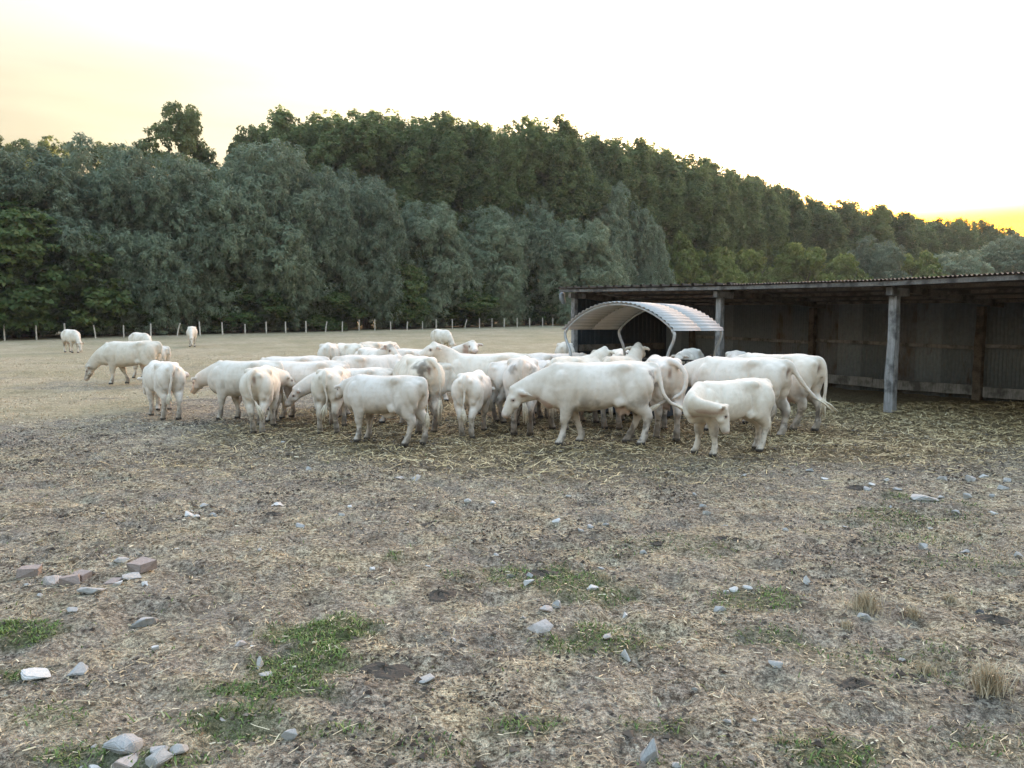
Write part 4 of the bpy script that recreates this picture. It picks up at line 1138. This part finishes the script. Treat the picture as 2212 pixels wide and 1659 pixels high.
beast('white cow standing across behind the calves with a dark slit under its tail', -3.08, 17.02, 0.0, 36, pose='low', udder=1, scale=0.91)
beast('white cow lifting its head to look over the herd, eyes half shut', -0.6, 16.5, 0.0, 178, pose=((1.1, 0.14, 1.6), (0.82, 0.36, -0.4)), neck_mid=(0.9, 0.02, 1.36), ear_drop=0.1, udder=1, scale=0.95)
beast('white cow facing the photographer with both ears spread wide', -2.17, 19.5, 0.0, 4, pose=((1.26, -0.26, 1.58), (0.12, -0.93, -0.34)), neck_mid=(1.0, -0.04, 1.32), ear_back=0.0, ear_drop=0.0, scale=0.93)
beast('white cow with dusty grey poll and ears held out, turned three-quarter', -3.62, 20.0, 0.0, -62, pose=((1.12, 0.12, 1.5), (0.8, 0.3, -0.52)), horns=1, ear_back=0.1, patch=[(1.12, 0.12, 1.56, 0.16, 0.5)], scale=0.93)
beast('white cow with rounded rump behind the dusty-headed cow', -4.11, 24.0, 0.0, 62, pose='graze', scale=0.97)
beast('white cow in rear view on the pasture edge beside another rump', -5.61, 23.5, 0.0, 104, pose='low', scale=0.95)
beast('white cow on the pasture edge with its tail line on one side', -4.95, 23.2, 0.0, 124, pose='low', scale=0.95)
beast('white cow grazing alone in mid pasture beyond the herd', -4.04, 44.5, 0.027, -58, pose='graze', voxel=0.034, udder=1, scale=1.0)
beast('white calf half hidden behind the corner post of the shed', 1.74, 25.5, 0.0, 88, pose='level', voxel=0.03, calf=1, name='calf', cat='calf', scale=0.92)
beast('bluish white calf standing across between two rear-facing cattle', -1.06, 16.5, 0.0, 16, pose='low', calf=1, name='calf', cat='calf', scale=0.81)
beast('small white calf seen squarely from behind with a thin tail', -0.7, 13.97, 0.0, 82, pose='low', legs=[(0.1, 0), (-0.1, 0), (0.02, -0.03), (-0.02, 0.05)], dirt=0.6, calf=1, name='calf', cat='calf', scale=0.8)
beast('mud-stained cow with a dark udder behind the small calf', 0.3, 15.75, 0.0, 34, pose='low', dirt=1.3, patch=[(-0.3, -0.3, 0.75, 0.25, 0.8), (-0.55, -0.2, 0.8, 0.2, 0.6)], udder=1, scale=0.87)
beast('cow seen from behind with raised tail head and grey smudged pin bones', 0.22, 14.46, 0.0, 87, pose='graze', dirt=1.0, patch=[(-0.95, 0.2, 1.22, 0.1, 0.6), (-0.95, -0.2, 1.22, 0.11, 0.65), (-0.98, -0.1, 1.0, 0.12, 0.5)], udder=1, scale=0.975)
beast('big white cow side-on in front of the feeder, tail swinging, head lowered', 1.39, 12.75, 0.0, 180, pose=((1.38, 0.03, 0.92), (0.5, 0.1, -0.86)), legs=[(0.1, 0), (-0.28, 0), (-0.02, 0), (0.18, 0)], dirt=0.75, tail=[(-0.93, 0, 1.37), (-1.03, 0.01, 1.33), (-1.09, 0.05, 1.12), (-1.13, 0.1, 0.9), (-1.24, 0.12, 0.74), (-1.4, 0.12, 0.66)], patch=[(-0.88, 0.22, 1.2, 0.085, 0.85), (-0.93, 0.18, 1.05, 0.08, 0.85)], roll=0.0, ear_back=0.5, ear_drop=0.35, udder=1, scale=0.975)
beast('round-rumped cow seen from behind with tail curled in a loop', 2.69, 13.88, 0.0, 88, pose='low', legs=[(0, 0), (0, 0), (0.15, 0), (-0.1, 0)], dirt=0.8, tail=[(-0.93, 0, 1.37), (-1.03, -0.07, 1.36), (-1.09, -0.2, 1.24), (-1.12, -0.25, 1.03), (-1.14, -0.16, 0.84), (-1.17, 0.06, 0.74), (-1.18, 0.25, 0.64)], patch=[(-0.95, 0.22, 0.98, 0.07, 0.5)], udder=1, scale=1.0)
beast('cow reaching to the feeder with its tan poll raised above the herd', 2.19, 15.1, 0.0, 66, pose=((1.14, 0, 1.56), (0.95, 0, -0.3)), patch=[(1.14, 0, 1.62, 0.2, 0.35)], tone=(0.66, 0.58, 0.47), scale=0.97)
beast('cow beside the feeder seen from behind, head up between two pale ears', 1.28, 14.95, 0.0, 57, pose=((1.24, 0.02, 1.48), (0.9, 0.05, -0.43)), dirt=0.9, patch=[(-0.9, 0.22, 1.2, 0.12, 0.6)], udder=1, scale=0.97)
beast('white cow with curly poll feeding from the far side of the rack', 2.94, 20.8, 0.0, -98, pose='level', scale=0.88)
beast('white cow with peaked withers feeding at the far end of the rack', 4.81, 20.9, 0.0, -114, pose='level', scale=0.89)
beast('white cow showing only its peaked back between feeder and shed post', 5.5, 18.9, 0.0, -108, pose='low', scale=0.9)
beast('white cow crowding the feeder with its tail flung out towards the shed', 4.12, 13.98, 0.0, 131, pose='low', legs=[(0, 0), (0, 0), (0.12, 0), (-0.06, 0)], dirt=0.7, tail=[(-0.93, 0, 1.37), (-1.03, -0.03, 1.33), (-1.1, -0.12, 1.14), (-1.2, -0.26, 0.92), (-1.3, -0.4, 0.74), (-1.38, -0.47, 0.68)], udder=1, scale=0.985)
beast('tall white cow nearest the open shed, tail hanging down its far thigh', 5.08, 14.86, 0.0, 122, pose='low', legs=[(0, 0), (0, 0), (0.15, 0), (-0.1, 0)], dirt=0.7, tail=[(-0.93, 0, 1.36), (-1.0, -0.05, 1.33), (-1.05, -0.09, 1.2), (-1.06, -0.12, 1.0), (-1.06, -0.12, 0.8), (-1.04, -0.12, 0.62)], udder=1, scale=1.0)
beast('white calf curling its neck round to lick its own side', 3.35, 11.9, 0.0, 204, pose=((0.54, 0.57, 0.97), (-0.22, 0.1, -0.97)), neck_mid=(1.03, 0.34, 1.0), legs=[(-0.05, 0.05), (0.05, -0.05), (0.05, 0), (-0.1, 0.02)], dirt=0.5, ear_back=0.5, calf=1, name='calf', cat='calf', scale=0.81)
beast('white cow with only its back showing beyond the pale-eared cow', 1.07, 17.3, 0.0, 28, pose='low', scale=0.93)
build_cattle(SPECS)
# ------------------------------------------------------------------ stones and bricks
def mat_stone(name, lo, hi, sc=9):
    m, nt, b = new_mat(name)
    n = noise_tex(nt, sc, 6, .7); n2 = noise_tex(nt, sc * 6, 3, .7)
    c = mixc(nt, .4, ramp(nt, n, [(.3, lo), (.68, hi)]), ramp(nt, n2, [(.3, tuple(x * .7 for x in lo)), (.7, hi)]))
    nt.links.new(c, b.inputs['Base Color']); b.inputs['Roughness'].default_value = .85
    bump(nt, b, n2, .5, .008)
    return m
M_STONE = {'grey': mat_stone('grey_limestone', (.27, .26, .24), (.50, .485, .455)), 'blue': mat_stone('blue_grey_flint', (.26, .258, .25), (.47, .465, .45)),
           'white': mat_stone('white_chalk', (.42, .41, .39), (.66, .65, .62)), 'pink': mat_stone('pinkish_stone', (.34, .29, .26), (.58, .53, .49)),
           'brick': mat_stone('broken_brick', (.22, .17, .15), (.40, .34, .305)), 'dark': mat_stone('dark_stone', (.05, .05, .052), (.11, .11, .11))}
STONE_TEXT = {
    'grey': ('stone', 'grey limestone lump lying on the bare yard', 'grey stones on the yard'),
    'blue': ('stone', 'bluish grey flint lying on the bare yard', 'bluish stones on the yard'),
    'white': ('stone', 'small whitish chalk stone lying on the bare yard', 'whitish stones on the yard'),
    'pink': ('stone', 'pinkish broken stone with a pale top on the bare yard', 'pinkish stones on the yard'),
    'brick': ('brick_fragment', 'broken red-brown brick piece in the rubble patch', 'broken bricks in the rubble'),
    'slab': ('flat_stone', 'flat pale slab of stone lying level with the dirt', 'flat slabs on the yard'),
    'spike': ('pointed_stone', 'grey stone standing up to a point on the yard', 'pointed stones on the yard'),
    'dark': ('stone', 'dark grey stone lying among dry grass', None),
}
STONE_SPECIAL = {(1): 'white-faced broken stone leaning on a brick in the rubble patch', 8: 'squared red brick end, cleanest of the rubble patch', 26: 'angular blue-grey flint with a flat top, alone on the dirt',
                 33: 'long flat whitish slab beside a patch of green', 34: 'pinkish boulder half sunk in green grass', 46: 'rounded grey stone beside dark trampled dung',
                 40: 'broad mossy grey stone at the back of the stone pile', 41: 'pink-white boulder topping the stone pile in the grass', 44: 'smooth grey boulder at the edge of the stone pile', 56: 'largest pointed grey stone, alone on bare dirt',
                 48: 'block of broken masonry, one face white and one brown', 75: 'long pale slab edge set in greenery near the straw'}
def stone_geo(kind, seed, big):
    rng = np.random.default_rng(seed)
    n = 90 if kind != 'brick' else 8
    if kind == 'brick':
        b = np.array([(x, y, z) for x in (-.5, .5) for y in (-.42, .42) for z in (-.02, .5)]) + rng.uniform(-.09, .09, (8, 3))
        pts = np.vstack([b, b * .93 + rng.uniform(-.04, .04, (8, 3))])
    else:
        d = rng.normal(size=(int(rng.integers(11, 17)), 3)); d /= np.linalg.norm(d, axis=1)[:, None]
        r = rng.uniform(.75, 1.3, len(d))
        pts = d * r[:, None] * .55 * np.array((1, rng.uniform(.65, .95), {'slab': .25, 'spike': .95}.get(kind, rng.uniform(.5, .75))))
        if kind == 'spike':
            t = np.clip(pts[:, 2] + .35, 0, 1); pts[:, :2] *= (1 - .75 * t[:, None]) * 1.15; pts[:, 2] *= 1.3
            pts = np.vstack([pts, [(.05, .02, .72)]])
    import bmesh
    bm = bmesh.new()
    for p in pts: bm.verts.new(p)
    r = bmesh.ops.convex_hull(bm, input=bm.verts)
    bmesh.ops.delete(bm, geom=[v for v in bm.verts if not v.link_faces], context='VERTS')
    bmesh.ops.bevel(bm, geom=list(bm.edges), offset=.03, segments=2 if big else 1, affect='EDGES', clamp_overlap=True)
    if big: bmesh.ops.subdivide_edges(bm, edges=list(bm.edges), cuts=1, use_grid_fill=True)
    for v in bm.verts:
        v.co += v.normal * (mnoise.noise(v.co * 4 + Vector((seed, 0, 0))) * .035 + mnoise.noise(v.co * 11 + Vector((0, seed, 0))) * .018)
    me = bpy.data.meshes.new('stone'); bm.to_mesh(me); bm.free()
    return me
def build_stones():
    rr = random.Random(5)
    for i, (x, y, w, kind) in enumerate(STONES):
        me = stone_geo(kind, 900 + i, w > .11)
        mk = kind if kind in M_STONE else ('white' if i % 3 == 0 else 'grey' if kind == 'slab' else 'blue')
        me.materials.append(M_STONE[mk])
        name, lab, grp = STONE_TEXT[kind]
        if i in STONE_SPECIAL: lab = STONE_SPECIAL[i]
        o = link(bpy.data.objects.new(name, me))
        z = float(ground_height(np.array([x]), np.array([y]))[0])
        sc = w * 1.04
        o.scale = (sc, sc, sc)
        o.rotation_euler = (rr.uniform(-.12, .12), rr.uniform(-.12, .12), rr.uniform(-.5, .5))
        o.location = (x, y + w * .3, z + sc * {'slab': .03, 'brick': -.02, 'spike': .14}.get(kind, .08))
        tag(o, lab, 'brick' if kind == 'brick' else 'stone', grp)
build_stones()

# ------------------------------------------------------------------ dung pats
M_DUNG = mat_stone('dark_dung', (.045, .037, .029), (.115, .094, .075), 20)
def build_dung():
    rr = random.Random(9)
    for i, (x, y, w) in enumerate(DUNG):
        n, m = 22, 7; V = []; F = []
        ph = [rr.uniform(0, 6.28) for _ in range(4)]
        for j in range(m):
            q = j / (m - 1)
            for k in range(n):
                t = 6.283 * k / n
                r = (.5 + .10 * math.sin(2 * t + ph[0]) + .07 * math.sin(3 * t + ph[1]) + .05 * math.sin(7 * t + ph[2])) * (1 - q)
                h = .16 * (1 - (1 - q) ** 2.5) * (1 + .5 * math.sin(5 * t + ph[3] + q * 6)) + rr.uniform(0, .05) * (q > 0)
                V.append((r * math.cos(t), r * math.sin(t) * .8, h - .03))
        for j in range(m - 1):
            for k in range(n):
                F.append([j * n + k, j * n + (k + 1) % n, (j + 1) * n + (k + 1) % n, (j + 1) * n + k])
        o = mesh_obj('dung_pat', np.array(V), F, M_DUNG, None, False)
        o.location = (x, y, float(ground_height(np.array([x]), np.array([y]))[0])); o.scale = (w, w, w * (.6 if w < .3 else .4))
        tag(o, 'dark crusted cow pat lying on the trampled yard', 'dung', 'cow pats on the yard')
build_dung()

# ------------------------------------------------------------------ loose straw, crumbs of earth, grass
def vary_mat(name, stops, rough=.9, trans=0.0):
    m, nt, b = new_mat(name)
    a = nd(nt, 'ShaderNodeVertexColor', layer_name='tint')
    sep = nt.nodes.new('ShaderNodeSeparateColor'); nt.links.new(a.outputs['Color'], sep.inputs['Color'])
    c = ramp(nt, sep.outputs['Red'], stops); nt.links.new(c, b.inputs['Base Color'])
    b.inputs['Roughness'].default_value = rough; b.inputs['Specular IOR Level'].default_value = .25
    return m
M_STRAW = vary_mat('loose_straw', [(0, (.10, .075, .045)), (.35, (.27, .215, .13)), (.7, (.53, .44, .28)), (1, (.72, .63, .45))], .6)
M_GOLD = vary_mat('golden_straw', [(0, (.11, .078, .038)), (.35, (.29, .212, .102)), (.7, (.55, .43, .225)), (1, (.72, .60, .36))], .6)
M_CRUMB = vary_mat('earth_crumbs', [(0, (.025, .02, .016)), (.5, (.085, .07, .055)), (1, (.2, .168, .135))], .95)
M_GRASS = vary_mat('short_green_grass', [(0, (.05, .085, .022)), (.5, (.115, .185, .045)), (1, (.21, .265, .08))], .6)
M_DRY = vary_mat('dry_grass', [(0, (.22, .17, .11)), (.5, (.44, .36, .24)), (1, (.62, .53, .38))], .8)

def wedge(rng, n, r0, r1, half=40):
    r = np.sqrt(rng.random(n) * (r1 ** 2 - r0 ** 2) + r0 ** 2); a = np.radians(rng.uniform(-half, half, n))
    return r * np.sin(a), r * np.cos(a)
def ribbons(x, y, z, yaw, tilt, ln, wd, bend, rng):
    n = len(x)
    d = np.c_[np.cos(yaw) * np.cos(tilt), np.sin(yaw) * np.cos(tilt), np.sin(tilt)]
    s = np.c_[-np.sin(yaw), np.cos(yaw), rng.uniform(-.8, .8, n)]; s /= np.linalg.norm(s, axis=1)[:, None]
    p = np.c_[x, y, z]
    b = np.c_[-np.sin(yaw) * bend, np.cos(yaw) * bend, np.abs(bend) * .4] * ln[:, None]
    P0 = p - d * ln[:, None] * .5; P1 = p + b; P2 = p + d * ln[:, None] * .5
    W = s * wd[:, None] * .5
    v = np.stack([P0 - W, P0 + W, P1 - W, P1 + W, P2 - W, P2 + W], 1).reshape(-1, 3)
    o = np.arange(n)[:, None] * 6
    f = np.vstack([o + np.array([0, 1, 3, 2]), o + np.array([2, 3, 5, 4])])
    return v, f
def build_straw():
    rng = np.random.default_rng(17)
    xa, ya = wedge(rng, 60000, 2.6, 14.5)
    keep = rng.random(len(xa)) < np.clip(.30 + .9 * (VN.fbm(np.c_[xa, ya] * .8 + 2, 3) - .35) + .25 * smoothstep(6, 9.5, ya), .08, 1)
    xa, ya = xa[keep], ya[keep]
    xb = rng.uniform(-6, 13, 70000); yb = rng.uniform(9.5, 19, 70000)
    _, mat, g = zone_masks(xb, yb)
    k = rng.random(len(xb)) < mat * (.35 + .8 * VN.fbm(np.c_[xb, yb] * 1.3, 3))
    xb, yb = xb[k], yb[k]
    x = np.r_[xa, xb]; y = np.r_[ya, yb]; n = len(x); nb = len(xb)
    z = ground_height(x, y) + rng.uniform(.003, .016, n)
    z[-nb:] += rng.uniform(0, .03, nb)
    ln = np.clip(rng.lognormal(-3.1, .55, n), .015, .22); wd = rng.uniform(.002, .0048, n) * (1 + .06 * np.maximum(0, y - 6))
    ln[-nb:] = np.clip(rng.lognormal(-2.35, .5, nb), .04, .30); wd[-nb:] = rng.uniform(.006, .012, nb)
    tilt = rng.normal(0, .10, n); tilt[-nb:] = rng.normal(0, .28, nb)
    yw_ = rng.random(n) * 6.283; bd = rng.normal(0, .08, n)
    t = np.clip(rng.normal(.46, .25, n), 0, 1); t[-nb:] = np.clip(rng.normal(.5, .24, nb), 0, 1)
    q = slice(n - nb, n)
    v, f = ribbons(x[q], y[q], z[q], yw_[q], tilt[q], ln[q], wd[q], bd[q], rng)
    tm = np.repeat(t[q], 6)
    o = mesh_obj('straw_bedding', v, f, M_GOLD, None, False, np.c_[tm, tm, tm])
    tag(o, 'golden straw bedding trodden round the herd and feeder', 'straw', kind='stuff')
    q = slice(0, n - nb)
    v, f = ribbons(x[q], y[q], z[q], yw_[q], tilt[q], ln[q], wd[q], bd[q], rng)
    # short chips of chaff between the stalks, thinning out towards the pasture
    xc, yc = wedge(rng, 250000, 2.6, 21)
    kc = rng.random(len(xc)) < np.clip(.32 + 2.8 * (VN.fbm(np.c_[xc, yc] * 1.0 + 12, 4) - .44), .04, 1) * smoothstep(23, 12, yc) * (1 - zone_masks(xc, yc)[0])
    xc, yc = xc[kc], yc[kc]; nc = len(xc)
    lc = np.clip(rng.lognormal(-3.8, .5, nc), .008, .06) * (1 + .05 * np.maximum(0, yc - 8)); wc = np.minimum(lc * rng.uniform(.10, .26, nc), .0045 + .0008 * yc)
    yw = rng.random(nc) * 6.283; dirv = np.c_[np.cos(yw), np.sin(yw), rng.normal(0, .25, nc)] * lc[:, None] * .5
    sv = np.c_[-np.sin(yw), np.cos(yw), rng.normal(0, .5, nc)] * wc[:, None] * .5
    pc = np.c_[xc, yc, ground_height(xc, yc) + rng.uniform(.003, .014, nc)]
    v3 = np.stack([pc - dirv - sv * .6, pc + dirv - sv, pc + dirv * .8 + sv, pc - dirv + sv], 1).reshape(-1, 3)
    tc_ = np.clip(rng.normal(.42, .27, nc), 0, 1)
    tt = np.r_[np.repeat(t[q], 6), np.repeat(tc_, 4)]
    f = np.vstack([f, np.arange(nc * 4).reshape(nc, 4) + len(v)]); v = np.vstack([v, v3])
    o = mesh_obj('loose_straw', v, f, M_STRAW, None, False, np.c_[tt, tt, tt])
    tag(o, 'loose straw and chaff strewn over the yard', 'straw', kind='stuff')
def build_crumbs():
    rng = np.random.default_rng(23)
    x, y = wedge(rng, 170000, 2.6, 17)
    dens = VN.fbm(np.c_[x, y] * 1.1 + 40, 4)
    for (cx, cy, w) in DUNG:
        dens = np.maximum(dens, .9 * np.exp(-((x - cx) ** 2 + (y - cy) ** 2) / (w * 1.1) ** 2))
    k = rng.random(len(x)) < np.clip((dens - .37) * 2.6, .05, 1); x, y, dens = x[k], y[k], dens[k]
    n = len(x); s = np.clip(rng.lognormal(-4.75, .5, n), .004, .034) * (1 + .05 * np.maximum(0, y - 8))
    z = ground_height(x, y)
    base = np.array([(1, 0, 0), (-.5, .85, .1), (-.5, -.85, 0), (.1, 0, .75), (.0, .1, -.6)])
    R = rng.random(n) * 6.283; ca, sa = np.cos(R), np.sin(R)
    j = base[None] * (1 + rng.uniform(-.45, .45, (n, 5, 3)))
    vx = j[:, :, 0] * ca[:, None] - j[:, :, 1] * sa[:, None]; vy = j[:, :, 0] * sa[:, None] + j[:, :, 1] * ca[:, None]
    v = np.stack([x[:, None] + vx * s[:, None], y[:, None] + vy * s[:, None], z[:, None] + j[:, :, 2] * s[:, None] * .8 + s[:, None] * .15], -1).reshape(-1, 3)
    tri = np.array([(0, 1, 3), (1, 2, 3), (2, 0, 3)])
    f = (np.arange(n)[:, None, None] * 5 + tri[None]).reshape(-1, 3)
    t = np.repeat(np.clip(rng.normal(.42, .24, n) - .4 * (dens > .7), 0, 1), 5)
    o = mesh_obj('earth_crumbs', v, f, M_CRUMB, None, False, np.c_[t, t, t])
    tag(o, 'dark crumbs of trampled earth and dung on the yard', 'earth', kind='stuff')
def blades(x, y, z, h, wd, lean, rng):
    n = len(x); yaw = rng.random(n) * 6.283; fa = rng.random(n) * 6.283
    side = np.c_[np.cos(fa), np.sin(fa), np.zeros(n)] * wd[:, None] * .5
    ld = np.c_[np.cos(yaw), np.sin(yaw), np.zeros(n)] * (lean * h)[:, None]
    p = np.c_[x, y, z]; up = np.array((0, 0, 1.))
    m = p + ld * .35 + up * h[:, None] * .6; tip = p + ld + up * h[:, None] * np.clip(1 - lean * .35, .3, 1)[:, None]
    v = np.stack([p - side, p + side, m + side * .8, m - side * .8, tip], 1).reshape(-1, 3)
    o = np.arange(n)[:, None] * 5
    f = np.vstack([o + np.array([0, 1, 2]), o + np.array([0, 2, 3]), o + np.array([3, 2, 4])])
    return v, f
def build_green():
    rng = np.random.default_rng(31)
    x, y = wedge(rng, 420000, 2.7, 12)
    _, _, g = zone_masks(x, y)
    k = rng.random(len(x)) < np.clip(g, 0, 1) ** 1.5 * .9 * smoothstep(.22, .52, VN.fbm(np.c_[x, y] * 6 + 90, 3)) + .004; x, y = x[k], y[k]
    if len(x) > 52000: x, y = x[:52000], y[:52000]
    n = len(x); z = ground_height(x, y) - .004
    h = np.clip(rng.lognormal(-3.6, .4, n), .010, .07)
    v, f = blades(x, y, z, h, rng.uniform(.004, .010, n), rng.uniform(.4, 1.7, n), rng)
    t = np.repeat(np.clip(rng.normal(.5, .22, n) + (VN(np.c_[x, y] * 2.5) - .5) * .5, 0, 1), 5)
    o = mesh_obj('green_grass', v, f, M_GRASS, None, False, np.c_[t, t, t])
    tag(o, 'short green grass growing in patches on the yard', 'grass', kind='stuff')
def build_dry():
    rng = np.random.default_rng(37)
    # bleached growth on the right of the yard and short stubble over the pasture
    x, y = wedge(rng, 60000, 3, 9)
    w = smoothstep(1.6, 3.6, x) * smoothstep(9, 6.5, y) * smoothstep(.42, .62, VN.fbm(np.c_[x, y] * 1.4 + 60, 4))
    k = rng.random(len(x)) < w * .75; xa, ya = x[k], y[k]
    xb, yb = wedge(rng, 90000, 14, 48)
    past, _, _ = zone_masks(xb, yb)
    k = rng.random(len(xb)) < past * (.2 + .9 * smoothstep(.4, .6, VN.fbm(np.c_[xb, yb] * .8, 3))); xb, yb = xb[k], yb[k]
    x = np.r_[xa, xb]; y = np.r_[ya, yb]; n = len(x); na = len(xa)
    z = ground_height(x, y) - .005
    h = np.r_[np.clip(rng.lognormal(-3.2, .4, na), .015, .10), rng.uniform(.02, .055, n - na)]
    wd = np.r_[rng.uniform(.003, .006, na), rng.uniform(.012, .03, n - na)]
    v, f = blades(x, y, z, h, wd, rng.uniform(.4, 1.6, n), rng)
    t = np.clip(rng.normal(.65, .22, n), 0, 1); t = np.repeat(t, 5)
    o = mesh_obj('dry_grass', v, f, M_DRY, None, False, np.c_[t, t, t])
    tag(o, 'bleached dry grass stubble over yard edge and pasture', 'grass', kind='stuff')
    for i, (cx, cy, w, hh) in enumerate(TUFTS):
        n = 420 if w > .25 else 170
        r = np.abs(rng.normal(0, .2, n)) * w; a = rng.random(n) * 6.283
        x, y = r * np.cos(a), r * np.sin(a)
        h = rng.uniform(.45, 1.1, n) * hh * 1.1
        v, f = blades(x, y, np.zeros(n) - .01, h, rng.uniform(.003, .006, n), rng.uniform(.1, .75, n), rng)
        t = np.repeat(np.clip(rng.normal(.55, .22, n), 0, 1), 5)
        o = mesh_obj('dry_grass_tuft', v, f, M_DRY, None, False, np.c_[t, t, t])
        o.location = (cx, cy, float(ground_height(np.array([cx]), np.array([cy]))[0]))
        big = i == 2
        tag(o, 'tall bushy tuft of straw-coloured dry grass, biggest on the yard' if big else 'low tuft of bleached dry grass on the bare yard', 'grass tuft', None if big else 'dry grass tufts on the yard')
build_straw(); build_crumbs(); build_green(); build_dry()
# ------------------------------------------------------------------ evening haze: one even body of air round the whole place
def build_haze():
    m = bpy.data.materials.new('evening_haze'); m.use_nodes = True
    nt = m.node_tree; nt.nodes.remove(nt.nodes['Principled BSDF'])
    v = nt.nodes.new('ShaderNodeVolumePrincipled')
    v.inputs['Color'].default_value = (.92, .93, .95, 1); v.inputs['Density'].default_value = .00022; v.inputs['Anisotropy'].default_value = .35
    nt.links.new(v.outputs[0], nt.nodes['Material Output'].inputs['Volume'])
    mb = MB(); mb.box((0, 780, 16.5), (1840, 1680, 39)); o = mb.obj('haze', m); tag(o, 'thin evening haze over yard, pasture and wood', 'haze', kind='stuff')
build_haze()
